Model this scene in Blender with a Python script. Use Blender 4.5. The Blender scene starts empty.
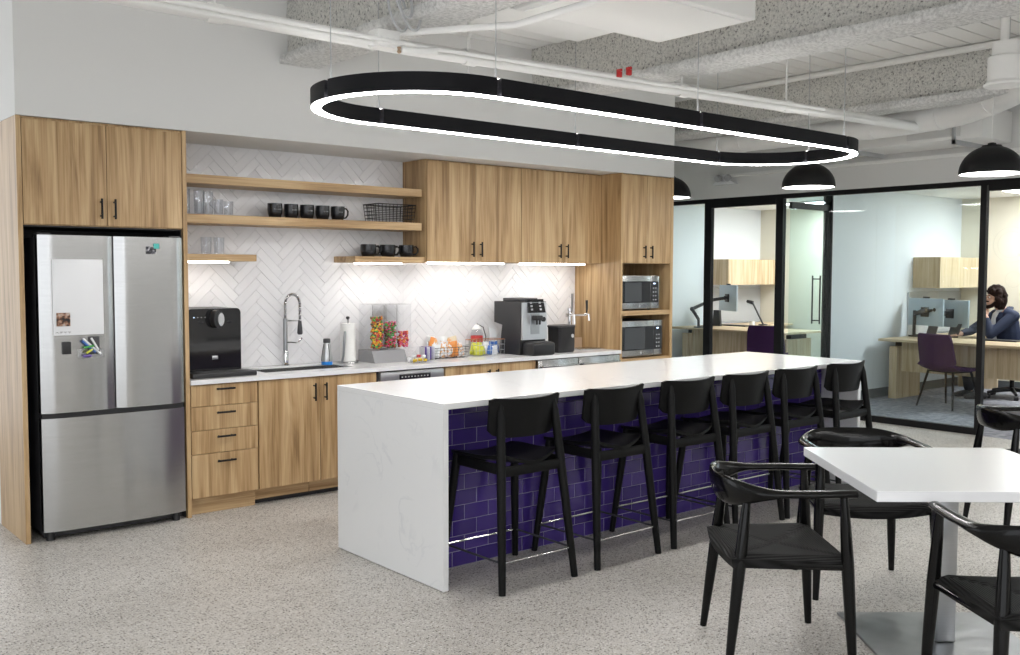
import bpy, bmesh, math, random
from mathutils import Vector, Matrix, noise
random.seed(7)
S = bpy.context.scene
COL = S.collection
# ------------------------------------------------------------------ camera
FPX, YAW, PITCH, ROLL, CH = 977.8, 0.69578, -0.05685, 0.00253, 1.5436
_F = Vector((math.sin(YAW)*math.cos(PITCH), math.cos(YAW)*math.cos(PITCH), math.sin(PITCH)))
_R0 = Vector((math.cos(YAW), -math.sin(YAW), 0)); _U0 = _R0.cross(_F)
_R = math.cos(ROLL)*_R0 + math.sin(ROLL)*_U0; _U = math.cos(ROLL)*_U0 - math.sin(ROLL)*_R0
_C = Vector((0, 0, CH))
cd = bpy.data.cameras.new('camera'); cam = bpy.data.objects.new('camera', cd); COL.objects.link(cam)
cd.sensor_width = 36; cd.lens = FPX/1020*36; cd.clip_start = 0.05
cam.matrix_world = Matrix(((_R.x,_U.x,-_F.x,_C.x),(_R.y,_U.y,-_F.y,_C.y),(_R.z,_U.z,-_F.z,_C.z),(0,0,0,1)))
S.camera = cam
def P(px, py, **k):                    # photo pixel (1020x655) -> point on an axis-aligned plane
    d = _F*FPX + _R*(px-510) + _U*(327.5-py)
    ax, v = list(k.items())[0]; i = 'xyz'.index(ax)
    return _C + d*((v-_C[i])/d[i])
# ------------------------------------------------------------------ light and exposure
W = bpy.data.worlds.new('world'); S.world = W; W.use_nodes = True
W.node_tree.nodes['Background'].inputs[0].default_value = (0.93, 0.96, 1.0, 1)
W.node_tree.nodes['Background'].inputs[1].default_value = 1.4
S.view_settings.view_transform = 'Standard'; S.view_settings.look = 'None'
S.view_settings.gamma = 1.0; S.view_settings.use_curve_mapping = False
S.view_settings.exposure = 0.66
# ------------------------------------------------------------------ materials
MATS = {}
def nodes_of(name):
    m = bpy.data.materials.new(name); m.use_nodes = True
    nt = m.node_tree; b = nt.nodes['Principled BSDF']; MATS[name] = m
    return m, nt, b
def plain(name, col, rough=0.5, metal=0.0, coat=0.0, bump=0.0, bscale=200.0, spec=None, trans=0.0):
    m, nt, b = nodes_of(name)
    b.inputs['Base Color'].default_value = (*col, 1); b.inputs['Roughness'].default_value = rough
    b.inputs['Metallic'].default_value = metal; b.inputs['Coat Weight'].default_value = coat
    b.inputs['Coat Roughness'].default_value = 0.08
    if spec is not None: b.inputs['Specular IOR Level'].default_value = spec
    if trans: b.inputs['Transmission Weight'].default_value = trans
    if bump:
        tc = nt.nodes.new('ShaderNodeTexCoord'); n = nt.nodes.new('ShaderNodeTexNoise'); n.inputs['Scale'].default_value = bscale
        n.inputs['Detail'].default_value = 4
        bp = nt.nodes.new('ShaderNodeBump'); bp.inputs['Strength'].default_value = bump; bp.inputs['Distance'].default_value = 0.004
        nt.links.new(tc.outputs['Object'], n.inputs['Vector']); nt.links.new(n.outputs['Fac'], bp.inputs['Height'])
        nt.links.new(bp.outputs['Normal'], b.inputs['Normal'])
    return m
def ramp(nt, stops):
    r = nt.nodes.new('ShaderNodeValToRGB'); e = r.color_ramp.elements
    while len(e) > 1: e.remove(e[0])
    e[0].position = stops[0][0]; e[0].color = (*stops[0][1], 1)
    for p, c in stops[1:]:
        x = e.new(p); x.color = (*c, 1)
    return r
def wood(name, axis, dark, mid, light, rough=0.45):
    m, nt, b = nodes_of(name); L = nt.links.new
    tc = nt.nodes.new('ShaderNodeTexCoord'); oi = nt.nodes.new('ShaderNodeObjectInfo')
    mu = nt.nodes.new('ShaderNodeMath'); mu.operation = 'MULTIPLY'; mu.inputs[1].default_value = 17.0
    L(oi.outputs['Random'], mu.inputs[0])
    ad = nt.nodes.new('ShaderNodeVectorMath'); ad.operation = 'ADD'
    L(tc.outputs['Object'], ad.inputs[0]); L(mu.outputs[0], ad.inputs[1])
    mp = nt.nodes.new('ShaderNodeMapping'); sc = [9.0, 9.0, 9.0]; sc[axis] = 0.55
    mp.inputs['Scale'].default_value = sc; L(ad.outputs[0], mp.inputs['Vector'])
    n1 = nt.nodes.new('ShaderNodeTexNoise'); n1.inputs['Scale'].default_value = 1.6; n1.inputs['Detail'].default_value = 5
    n1.inputs['Distortion'].default_value = 1.2; L(mp.outputs[0], n1.inputs['Vector'])
    mp2 = nt.nodes.new('ShaderNodeMapping'); sc2 = [90.0, 90.0, 90.0]; sc2[axis] = 2.2
    mp2.inputs['Scale'].default_value = sc2; L(ad.outputs[0], mp2.inputs['Vector'])
    n2 = nt.nodes.new('ShaderNodeTexNoise'); n2.inputs['Scale'].default_value = 1.5; n2.inputs['Detail'].default_value = 3
    L(mp2.outputs[0], n2.inputs['Vector'])
    mx = nt.nodes.new('ShaderNodeMath'); mx.operation = 'MULTIPLY_ADD'; mx.inputs[1].default_value = 0.45
    L(n2.outputs['Fac'], mx.inputs[0]); L(n1.outputs['Fac'], mx.inputs[2])
    r = ramp(nt, [(0.5, dark), (0.68, mid), (0.9, light)]); L(mx.outputs[0], r.inputs[0])
    L(r.outputs[0], b.inputs['Base Color']); b.inputs['Roughness'].default_value = rough
    bp = nt.nodes.new('ShaderNodeBump'); bp.inputs['Strength'].default_value = 0.06; bp.inputs['Distance'].default_value = 0.002
    L(n2.outputs['Fac'], bp.inputs['Height']); L(bp.outputs[0], b.inputs['Normal'])
    return m
def emit(name, col, k):
    m, nt, b = nodes_of(name)
    b.inputs['Base Color'].default_value = (0.9, 0.9, 0.9, 1)
    b.inputs['Emission Color'].default_value = (*col, 1); b.inputs['Emission Strength'].default_value = k
    return m
def glass(name, tint, ior=1.45, rough=0.0, gain=1.0):
    m, nt, b = nodes_of(name); L = nt.links.new; nt.nodes.remove(b)
    o = nt.nodes['Material Output']
    t = nt.nodes.new('ShaderNodeBsdfTransparent'); t.inputs[0].default_value = (*tint, 1)
    g = nt.nodes.new('ShaderNodeBsdfGlossy'); g.inputs['Roughness'].default_value = rough
    f = nt.nodes.new('ShaderNodeLayerWeight'); f.inputs[0].default_value = 0.5
    pw = nt.nodes.new('ShaderNodeMath'); pw.operation = 'POWER'; pw.inputs[1].default_value = 5.0; L(f.outputs['Facing'], pw.inputs[0])
    mu = nt.nodes.new('ShaderNodeMath'); mu.operation = 'MULTIPLY_ADD'; mu.inputs[1].default_value = 0.9; mu.inputs[2].default_value = 0.04*gain; mu.use_clamp = True
    mx = nt.nodes.new('ShaderNodeMixShader'); L(pw.outputs[0], mu.inputs[0]); L(mu.outputs[0], mx.inputs[0])
    L(t.outputs[0], mx.inputs[1]); L(g.outputs[0], mx.inputs[2]); L(mx.outputs[0], o.inputs[0])
    return m
OD, OM, OL = (0.26,0.155,0.066), (0.43,0.275,0.13), (0.57,0.405,0.22)
wood('oak', 2, OD, OM, OL); wood('oak_x', 0, OD, OM, OL); wood('oak_pale', 2, (0.44,0.31,0.17), (0.58,0.44,0.27), (0.68,0.55,0.37))
wood('oak_pale_y', 1, (0.44,0.31,0.17), (0.58,0.44,0.27), (0.68,0.55,0.37))
plain('wall_paint', (0.74,0.74,0.725), 0.7); plain('ceiling_paint', (0.86,0.86,0.84), 0.7)
plain('pale_wall', (0.80,0.83,0.85), 0.6); plain('cream_wall', (0.76,0.72,0.60), 0.7)
plain('circle_ink', (0.69,0.655,0.55), 0.7)
plain('white_paint', (0.87,0.87,0.85), 0.5); plain('white_gloss', (0.85,0.86,0.87), 0.25)
plain('white_lam', (0.84,0.85,0.87), 0.22); plain('black_metal', (0.006,0.006,0.007), 0.45, spec=0.25)
plain('black_wood', (0.006,0.006,0.006), 0.5, bump=0.05, spec=0.16); plain('black_lacquer', (0.004,0.004,0.004), 0.13, spec=0.24)
plain('black_plastic', (0.02,0.02,0.022), 0.4); plain('black_glass', (0.008,0.008,0.01), 0.06, coat=0.5)
plain('dark_grey', (0.05,0.05,0.055), 0.5); plain('grey_plastic', (0.45,0.46,0.47), 0.4); plain('grey_wall', (0.30,0.30,0.31), 0.6); plain('oven_window', (0.07,0.075,0.08), 0.12)
plain('chrome', (0.75,0.75,0.76), 0.12, metal=1); plain('silver', (0.55,0.56,0.57), 0.32, metal=0.9)
plain('copper', (0.55,0.24,0.12), 0.3, metal=0.9); plain('black_ceramic', (0.012,0.012,0.014), 0.25); plain('ring_black', (0.005,0.005,0.007), 0.55, spec=0.2)
plain('grout_white', (0.80,0.80,0.81), 0.7); plain('grout_purple', (0.30,0.27,0.42), 0.8)
plain('red_plastic', (0.55,0.03,0.03), 0.4); plain('blue_plastic', (0.02,0.25,0.75), 0.3); plain('teal_paper', (0.10,0.55,0.50), 0.6)
plain('purple_fabric', (0.045,0.010,0.062), 0.9, bump=0.2, bscale=600); plain('grey_fabric', (0.05,0.05,0.055), 0.8)
plain('skin', (0.56,0.33,0.24), 0.5); plain('hair', (0.016,0.007,0.005), 0.7, bump=0.8, bscale=90, spec=0.15)
plain('navy_cloth', (0.006,0.014,0.045), 0.75, bump=0.2, bscale=300); plain('white_cloth', (0.75,0.77,0.80), 0.8); plain('dark_cloth', (0.03,0.03,0.04), 0.8)
plain('paper', (0.82,0.82,0.80), 0.8); plain('cardboard', (0.42,0.30,0.20), 0.8)
plain('monitor_back', (0.42,0.50,0.55), 0.35); plain('skirting', (0.10,0.11,0.115), 0.5)
for n, c in dict(candy_red=(0.6,0.03,0.05), candy_orange=(0.8,0.25,0.02), candy_yellow=(0.8,0.55,0.03), candy_green=(0.05,0.38,0.06), candy_pink=(0.7,0.12,0.28),
                 candy_brown=(0.12,0.04,0.02), pack_purple=(0.13,0.07,0.38), pack_white=(0.78,0.80,0.82), pack_orange=(0.75,0.28,0.06), pack_blue=(0.05,0.16,0.5),
                 pack_lime=(0.60,0.62,0.05), pack_red=(0.6,0.05,0.05), pack_cream=(0.72,0.62,0.45)).items(): plain(n, c, 0.35)
emit('led', (1.0,0.98,0.96), 30.0); emit('led_bar', (1.0,0.97,0.92), 9.0); emit('pendant_glow', (1.0,0.98,0.95), 12.0); emit('panel_glow', (0.92,0.97,1.0), 12.0)
emit('ceiling_fill_glow', (1.0,0.98,0.96), 5.0); emit('blue_dot', (0.4,0.6,1.0), 2.0)  # first one: upward glow added to brighten the ceiling
glass('wall_glass', (0.925,0.972,0.980)); glass('door_glass', (0.88,0.955,0.95)); glass('clear_acrylic', (0.988,0.990,0.993), gain=0.4); glass('tumbler_glass', (0.93,0.94,0.955), gain=1.6)
def mk_quartz():
    m, nt, b = nodes_of('quartz'); L = nt.links.new
    tc = nt.nodes.new('ShaderNodeTexCoord')
    n = nt.nodes.new('ShaderNodeTexNoise'); n.inputs['Scale'].default_value = 2.2; n.inputs['Detail'].default_value = 9; n.inputs['Distortion'].default_value = 1.6
    L(tc.outputs['Object'], n.inputs['Vector'])
    s = nt.nodes.new('ShaderNodeMath'); s.operation = 'SUBTRACT'; s.inputs[1].default_value = 0.5; L(n.outputs['Fac'], s.inputs[0])
    a = nt.nodes.new('ShaderNodeMath'); a.operation = 'ABSOLUTE'; L(s.outputs[0], a.inputs[0])
    v = ramp(nt, [(0.0, (0.0,0.0,0.0)), (0.02, (1,1,1))]); L(a.outputs[0], v.inputs[0])
    n2 = nt.nodes.new('ShaderNodeTexNoise'); n2.inputs['Scale'].default_value = 3.1; n2.inputs['Detail'].default_value = 2; L(tc.outputs['Object'], n2.inputs['Vector'])
    r2 = ramp(nt, [(0.50, (1,1,1)), (0.68, (0,0,0))]); L(n2.outputs['Fac'], r2.inputs[0])
    mxx = nt.nodes.new('ShaderNodeMath'); mxx.operation = 'MAXIMUM'; L(v.outputs[0], mxx.inputs[0]); L(r2.outputs[0], mxx.inputs[1])
    c = ramp(nt, [(0.0, (0.72,0.73,0.745)), (1.0, (0.80,0.805,0.81))]); L(mxx.outputs[0], c.inputs[0])
    L(c.outputs[0], b.inputs['Base Color']); b.inputs['Roughness'].default_value = 0.16
mk_quartz()
def mk_tile(name, dark, light, rough, bump):
    m, nt, b = nodes_of(name); L = nt.links.new
    oi = nt.nodes.new('ShaderNodeObjectInfo'); r = ramp(nt, [(0, dark), (1, light)]); L(oi.outputs['Random'], r.inputs[0])
    L(r.outputs[0], b.inputs['Base Color']); b.inputs['Roughness'].default_value = rough
    tc = nt.nodes.new('ShaderNodeTexCoord'); n = nt.nodes.new('ShaderNodeTexNoise'); n.inputs['Scale'].default_value = 14; n.inputs['Detail'].default_value = 2
    bp = nt.nodes.new('ShaderNodeBump'); bp.inputs['Strength'].default_value = bump; bp.inputs['Distance'].default_value = 0.004
    L(tc.outputs['Object'], n.inputs['Vector']); L(n.outputs['Fac'], bp.inputs['Height']); L(bp.outputs[0], b.inputs['Normal'])
mk_tile('white_tile', (0.78,0.78,0.80), (0.83,0.83,0.845), 0.12, 0.3)
mk_tile('purple_tile', (0.040,0.021,0.160), (0.070,0.040,0.235), 0.10, 0.12)
def mk_steel(name, col, rough):
    m, nt, b = nodes_of(name); L = nt.links.new
    tc = nt.nodes.new('ShaderNodeTexCoord'); mp = nt.nodes.new('ShaderNodeMapping'); mp.inputs['Scale'].default_value = (6, 6, 700)
    n = nt.nodes.new('ShaderNodeTexNoise'); n.inputs['Scale'].default_value = 1.0; n.inputs['Detail'].default_value = 3
    L(tc.outputs['Object'], mp.inputs[0]); L(mp.outputs[0], n.inputs['Vector'])
    r = ramp(nt, [(0.3, tuple(c*0.88 for c in col)), (0.7, col)]); L(n.outputs['Fac'], r.inputs[0]); L(r.outputs[0], b.inputs['Base Color'])
    b.inputs['Metallic'].default_value = 1.0; b.inputs['Roughness'].default_value = rough
    bp = nt.nodes.new('ShaderNodeBump'); bp.inputs['Strength'].default_value = 0.012; bp.inputs['Distance'].default_value = 0.001
    mp2 = nt.nodes.new('ShaderNodeMapping'); mp2.inputs['Scale'].default_value = (7, 7, 0.5); L(tc.outputs['Object'], mp2.inputs[0])
    n2 = nt.nodes.new('ShaderNodeTexNoise'); n2.inputs['Scale'].default_value = 1.0; n2.inputs['Detail'].default_value = 1; L(mp2.outputs[0], n2.inputs['Vector'])
    bp2 = nt.nodes.new('ShaderNodeBump'); bp2.inputs['Strength'].default_value = 0.35; bp2.inputs['Distance'].default_value = 0.02; L(n2.outputs['Fac'], bp2.inputs['Height'])
    L(n.outputs['Fac'], bp.inputs['Height']); L(bp2.outputs[0], bp.inputs['Normal']); L(bp.outputs[0], b.inputs['Normal'])
mk_steel('steel', (0.50,0.50,0.495), 0.25); mk_steel('steel_dark', (0.42,0.43,0.44), 0.3)
def mk_floor():
    m, nt, b = nodes_of('concrete'); L = nt.links.new
    tc = nt.nodes.new('ShaderNodeTexCoord')
    n = nt.nodes.new('ShaderNodeTexNoise'); n.inputs['Scale'].default_value = 1.1; n.inputs['Detail'].default_value = 6; n.inputs['Roughness'].default_value = 0.6
    L(tc.outputs['Object'], n.inputs['Vector'])
    base = ramp(nt, [(0.35, (0.46,0.435,0.40)), (0.65, (0.60,0.575,0.54))]); L(n.outputs['Fac'], base.inputs[0])
    col = base.outputs[0]
    for sc, th, pal in ((75, 0.36, [(0,(0.05,0.045,0.04)),(0.40,(0.14,0.12,0.10)),(0.55,(0.34,0.29,0.22)),(0.7,(0.66,0.64,0.61)),(1,(0.74,0.72,0.70))]),
                        (150, 0.40, [(0,(0.09,0.08,0.07)),(0.5,(0.40,0.37,0.33)),(1,(0.72,0.70,0.67))])):
        v = nt.nodes.new('ShaderNodeTexVoronoi'); v.inputs['Scale'].default_value = sc; L(tc.outputs['Object'], v.inputs['Vector'])
        t = nt.nodes.new('ShaderNodeMath'); t.operation = 'LESS_THAN'; t.inputs[1].default_value = th; L(v.outputs['Distance'], t.inputs[0])
        p = ramp(nt, pal); sx = nt.nodes.new('ShaderNodeSeparateColor'); L(v.outputs['Color'], sx.inputs[0]); L(sx.outputs[0], p.inputs[0])
        mu = nt.nodes.new('ShaderNodeMath'); mu.operation = 'MULTIPLY'; mu.inputs[1].default_value = 1.0; L(t.outputs[0], mu.inputs[0])
        mx = nt.nodes.new('ShaderNodeMix'); mx.data_type = 'RGBA'; L(mu.outputs[0], mx.inputs[0]); L(col, mx.inputs[6]); L(p.outputs[0], mx.inputs[7]); col = mx.outputs[2]
    L(col, b.inputs['Base Color']); b.inputs['Roughness'].default_value = 0.42
mk_floor()
def mk_carpet():
    m, nt, b = nodes_of('carpet'); L = nt.links.new
    tc = nt.nodes.new('ShaderNodeTexCoord'); n = nt.nodes.new('ShaderNodeTexNoise'); n.inputs['Scale'].default_value = 14; n.inputs['Detail'].default_value = 8
    L(tc.outputs['Object'], n.inputs['Vector']); r = ramp(nt, [(0.35, (0.20,0.20,0.23)), (0.65, (0.37,0.37,0.41))]); L(n.outputs['Fac'], r.inputs[0])
    L(r.outputs[0], b.inputs['Base Color']); b.inputs['Roughness'].default_value = 0.95
mk_carpet()
def mk_spray(name, dark, light, sc):
    m, nt, b = nodes_of(name); L = nt.links.new
    tc = nt.nodes.new('ShaderNodeTexCoord'); n = nt.nodes.new('ShaderNodeTexNoise'); n.inputs['Scale'].default_value = sc; n.inputs['Detail'].default_value = 5; n.inputs['Roughness'].default_value = 0.7
    L(tc.outputs['Object'], n.inputs['Vector']); r = ramp(nt, [(0.33, dark), (0.43, tuple(0.78*l for l in light)), (0.60, light)]); L(n.outputs['Fac'], r.inputs[0])
    L(r.outputs[0], b.inputs['Base Color']); b.inputs['Roughness'].default_value = 0.95
    bp = nt.nodes.new('ShaderNodeBump'); bp.inputs['Strength'].default_value = 1.0; bp.inputs['Distance'].default_value = 0.02
    L(n.outputs['Fac'], bp.inputs['Height']); L(bp.outputs[0], b.inputs['Normal'])
mk_spray('spray', (0.06,0.058,0.05), (0.88,0.87,0.82), 60); mk_spray('spray_light', (0.55,0.55,0.53), (0.88,0.88,0.86), 45)
def mk_cord():
    m, nt, b = nodes_of('paper_cord'); L = nt.links.new
    tc = nt.nodes.new('ShaderNodeTexCoord'); sp = nt.nodes.new('ShaderNodeSeparateXYZ'); L(tc.outputs['Object'], sp.inputs[0])
    def ab(o, k):
        a = nt.nodes.new('ShaderNodeMath'); a.operation = 'ABSOLUTE'; L(o, a.inputs[0])
        q = nt.nodes.new('ShaderNodeMath'); q.operation = 'MULTIPLY'; q.inputs[1].default_value = k; L(a.outputs[0], q.inputs[0]); return q.outputs[0]
    mx = nt.nodes.new('ShaderNodeMath'); mx.operation = 'MAXIMUM'; L(ab(sp.outputs[0], 1.0), mx.inputs[0]); L(ab(sp.outputs[1], 1.12), mx.inputs[1])
    q = nt.nodes.new('ShaderNodeMath'); q.operation = 'MULTIPLY'; q.inputs[1].default_value = 560.0; L(mx.outputs[0], q.inputs[0])
    s = nt.nodes.new('ShaderNodeMath'); s.operation = 'SINE'; L(q.outputs[0], s.inputs[0])
    r = ramp(nt, [(0.0, (0.004,0.004,0.004)), (1.0, (0.018,0.018,0.018))])
    mm = nt.nodes.new('ShaderNodeMath'); mm.operation = 'MULTIPLY_ADD'; mm.inputs[1].default_value = 0.5; mm.inputs[2].default_value = 0.5; L(s.outputs[0], mm.inputs[0]); L(mm.outputs[0], r.inputs[0])
    L(r.outputs[0], b.inputs['Base Color']); b.inputs['Roughness'].default_value = 0.6; b.inputs['Specular IOR Level'].default_value = 0.15
    bp = nt.nodes.new('ShaderNodeBump'); bp.inputs['Strength'].default_value = 0.8; bp.inputs['Distance'].default_value = 0.003
    L(mm.outputs[0], bp.inputs['Height']); L(bp.outputs[0], b.inputs['Normal'])
mk_cord()
def mk_photo(name, stops, sc):
    m, nt, b = nodes_of(name); L = nt.links.new
    tc = nt.nodes.new('ShaderNodeTexCoord'); n = nt.nodes.new('ShaderNodeTexNoise'); n.inputs['Scale'].default_value = sc; n.inputs['Detail'].default_value = 2
    L(tc.outputs['Object'], n.inputs['Vector']); r = ramp(nt, stops); L(n.outputs['Fac'], r.inputs[0]); L(r.outputs[0], b.inputs['Base Color']); b.inputs['Roughness'].default_value = 0.4
mk_photo('photo_print', [(0.38,(0.01,0.01,0.01)),(0.5,(0.16,0.07,0.04)),(0.58,(0.45,0.27,0.18)),(0.68,(0.5,0.45,0.4))], 40)
mk_photo('photo_bw', [(0.42,(0.01,0.01,0.015)),(0.54,(0.08,0.08,0.10)),(0.66,(0.6,0.6,0.62))], 55)
mk_photo('wrap_mix', [(0.36,(0.75,0.77,0.8)),(0.48,(0.75,0.76,0.78)),(0.53,(0.75,0.30,0.07)),(0.62,(0.72,0.5,0.2)),(0.7,(0.1,0.2,0.5))], 45)
# ------------------------------------------------------------------ mesh helpers
class MB:
    def __init__(s): s.bm = bmesh.new()
    def face(s, vs):
        try: return s.bm.faces.new(vs)
        except ValueError: return None
    def poly(s, pts): s.face([s.bm.verts.new(p) for p in pts]); return s
    def box(s, x0, x1, y0, y1, z0, z1, bev=0.0, seg=2):
        if x0 > x1: x0, x1 = x1, x0
        if y0 > y1: y0, y1 = y1, y0
        v = [s.bm.verts.new((x, y, z)) for z in (z0, z1) for y in (y0, y1) for x in (x0, x1)]
        fs = [s.face([v[i] for i in f]) for f in ((0,2,3,1),(4,5,7,6),(0,1,5,4),(2,6,7,3),(0,4,6,2),(1,3,7,5))]
        if bev:
            es = list({e for f in fs for e in f.edges})
            bmesh.ops.bevel(s.bm, geom=es, offset=bev, segments=seg, affect='EDGES', profile=0.5)
        return s
    def rings(s, rings, cap0=True, cap1=True, closed=False):
        R = [[s.bm.verts.new(p) for p in r] for r in rings]; n = len(R[0])
        for i in range(len(R) - (0 if closed else 1)):
            a, b = R[i], R[(i+1) % len(R)]
            for j in range(n): s.face((a[j], a[(j+1)%n], b[(j+1)%n], b[j]))
        if not closed:
            if cap0: s.face(list(reversed(R[0])))
            if cap1: s.face(R[-1])
        return s
    def tube(s, pts, r, n=8, closed=False, caps=True):
        pts = [Vector(p) for p in pts]; m = len(pts)
        rr = r if isinstance(r, (list, tuple)) else [r]*m
        tan = []
        for i in range(m):
            if closed: t = pts[(i+1)%m]-pts[i-1]
            else: t = pts[min(i+1,m-1)]-pts[max(i-1,0)]
            tan.append(t.normalized())
        u = tan[0].orthogonal().normalized(); rings = []
        for i in range(m):
            u = (u - tan[i]*u.dot(tan[i])).normalized(); w = tan[i].cross(u)
            rings.append([pts[i]+(u*math.cos(2*math.pi*k/n)+w*math.sin(2*math.pi*k/n))*rr[i] for k in range(n)])
        return s.rings(rings, caps, caps, closed)
    def cyl(s, p0, p1, r0, r1=None, n=16): return s.tube([p0, p1], [r0, r0 if r1 is None else r1], n)
    def lathe(s, prof, c=(0,0,0), n=24, cap0=True, cap1=True):
        return s.rings([[(c[0]+r*math.cos(2*math.pi*k/n), c[1]+r*math.sin(2*math.pi*k/n), c[2]+z) for k in range(n)] for r, z in prof], cap0, cap1)
    def prism(s, poly, d0, d1, plane='xz'):
        f = {'xz': lambda a,b,d: (a,d,b), 'yz': lambda a,b,d: (d,a,b), 'xy': lambda a,b,d: (a,b,d)}[plane]
        return s.rings([[f(a,b,d0) for a,b in poly], [f(a,b,d1) for a,b in poly]])
    def sweep(s, pts, secs, up=(0,0,1), n=12, pw=1.0):
        pts = [Vector(p) for p in pts]; m = len(pts); rings = []
        for i in range(m):
            t = (pts[min(i+1,m-1)]-pts[max(i-1,0)]).normalized(); U = Vector(up); side = t.cross(U).normalized(); U = side.cross(t).normalized()
            w, h = secs[i][:2]; tilt = secs[i][2] if len(secs[i]) > 2 else 0
            sd = side*math.cos(tilt)+U*math.sin(tilt); uu = U*math.cos(tilt)-side*math.sin(tilt)
            ring = []
            for k in range(n):
                a = 2*math.pi*k/n; ca, sa = math.cos(a), math.sin(a)
                ca = math.copysign(abs(ca)**pw, ca); sa = math.copysign(abs(sa)**pw, sa)
                ring.append(pts[i]+sd*ca*w+uu*sa*h)
            rings.append(ring)
        return s.rings(rings)
    def ball(s, c, rx, ry=None, rz=None, n=12, m=8, rot=None):
        ry = rx if ry is None else ry; rz = rx if rz is None else rz
        rot = rot or Matrix.Identity(3); c = Vector(c); rings = []
        for i in range(m+1):
            th = math.pi*(0.03+0.94*i/m) - math.pi/2
            rings.append([c+rot@Vector((rx*math.cos(th)*math.cos(2*math.pi*k/n), ry*math.cos(th)*math.sin(2*math.pi*k/n), rz*math.sin(th))) for k in range(n)])
        return s.rings(rings)
    def mesh(s, name, off=(0,0,0), ang=35):
        off = Vector(off)
        for v in s.bm.verts: v.co -= off
        bmesh.ops.recalc_face_normals(s.bm, faces=s.bm.faces[:])
        me = bpy.data.meshes.new(name); s.bm.to_mesh(me); s.bm.free()
        me.polygons.foreach_set('use_smooth', [True]*len(me.polygons)); me.set_sharp_from_angle(angle=math.radians(ang))
        return me
def link(o, parent=None):
    COL.objects.link(o)
    if parent is not None: o.parent = parent
    return o
def tag(o, label, cat, group=None):
    o['label'] = label; o['category'] = cat
    if group: o['group'] = group
    return o
def thing(name, label, cat, loc=(0,0,0), rz=0.0, group=None):
    o = bpy.data.objects.new(name, None); o.location = loc; o.rotation_euler = (0,0,rz); o.empty_display_size = 0.05
    return link(tag(o, label, cat, group))
def root(o):
    while o.parent is not None: o = o.parent
    return o
def part(name, mb, mat, parent, local=False, ang=35):
    off = (0,0,0) if local else root(parent).location
    o = bpy.data.objects.new(name, mb.mesh(name, off, ang)); o.data.materials.append(MATS[mat]); return link(o, parent)
def single(name, mb, mat, label, cat, base, group=None, ang=35):
    o = bpy.data.objects.new(name, mb.mesh(name, base, ang)); o.data.materials.append(MATS[mat]); o.location = base
    return link(tag(o, label, cat, group))
def struct(name, mb, mat, parent=None, label=None):
    o = bpy.data.objects.new(name, mb.mesh(name)); o.data.materials.append(MATS[mat]); link(o, parent)
    if parent is None: o['kind'] = 'structure'
    if label: o['label'] = label
    return o
def copy_tree(o, parent=None):
    c = o.copy(); COL.objects.link(c); c.parent = parent
    for ch in list(o.children): copy_tree(ch, c)
    return c
def recopy(src, loc, rz, label=None):
    c = copy_tree(src); c.location = loc; c.rotation_euler = (0,0,rz)
    if label: c['label'] = label
    return c
B = lambda *a, **k: MB().box(*a, **k)
def area(name, loc, sx, sy, power, col=(1,1,1), rot=(0,0,0), parent=None):
    l = bpy.data.lights.new(name, 'AREA'); l.shape = 'RECTANGLE'; l.size = sx; l.size_y = sy; l.energy = power; l.color = col
    o = bpy.data.objects.new(name, l); o.location = loc; o.rotation_euler = rot; return link(o, parent)
# ================================================================== THE SETTING
YF, YB, XG, DECK, ZT, OC = 5.922, 6.50, 9.37, 3.30, 2.403, 2.55
struct('floor', B(-5, XG-0.03, -5, 10.5, -0.1, 0), 'concrete')
struct('floor_office', B(XG-0.03, 13.5, 2.5, 10.5, -0.1, 0), 'carpet')
wall_back = struct('wall_back', B(1.393, 6.886, YB-0.0018, YB+0.12, 0, ZT), 'grout_white')
struct('wall_soffit', B(1.393, 6.886, YF, YB+0.12, ZT, DECK), 'wall_paint')
struct('wall_corridor', B(6.60, 6.886, YB+0.12, 10.5, 0, DECK), 'wall_paint')
struct('wall_end', B(6.60, 13.5, 10.5, 10.6, 0, DECK), 'wall_paint')
struct('light_block_wall', B(-5.1, -5, 2.0, 10.5, 0, DECK), 'wall_paint')  # unseen wall, added to dim the sides facing left
struct('reflection_wall', B(1.0, XG+0.10, -5.1, -5, 0, DECK), 'wall_paint')  # unseen wall, added to darken what the fridge reflects
struct('wall_right_rear', B(XG-0.03, XG+0.10, -5, 1.5, 0, DECK), 'wall_paint')
wall_right = struct('wall_right', B(XG-0.03, XG+0.10, 1.5, 10.5, 2.416, DECK), 'wall_paint')
ceiling = struct('ceiling', B(-4, XG-0.03, -4, 10.5, DECK+0.03, DECK+0.1), 'ceiling_paint')
plank_me = B(-4, XG-0.03, 0, 0.158, DECK, DECK+0.03).mesh('plank'); plank_me.materials.append(MATS['ceiling_paint'])
for i in range(84):
    o = bpy.data.objects.new('plank', plank_me); o.location = (0, -4+i*0.1725, 0); link(o, ceiling)
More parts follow.
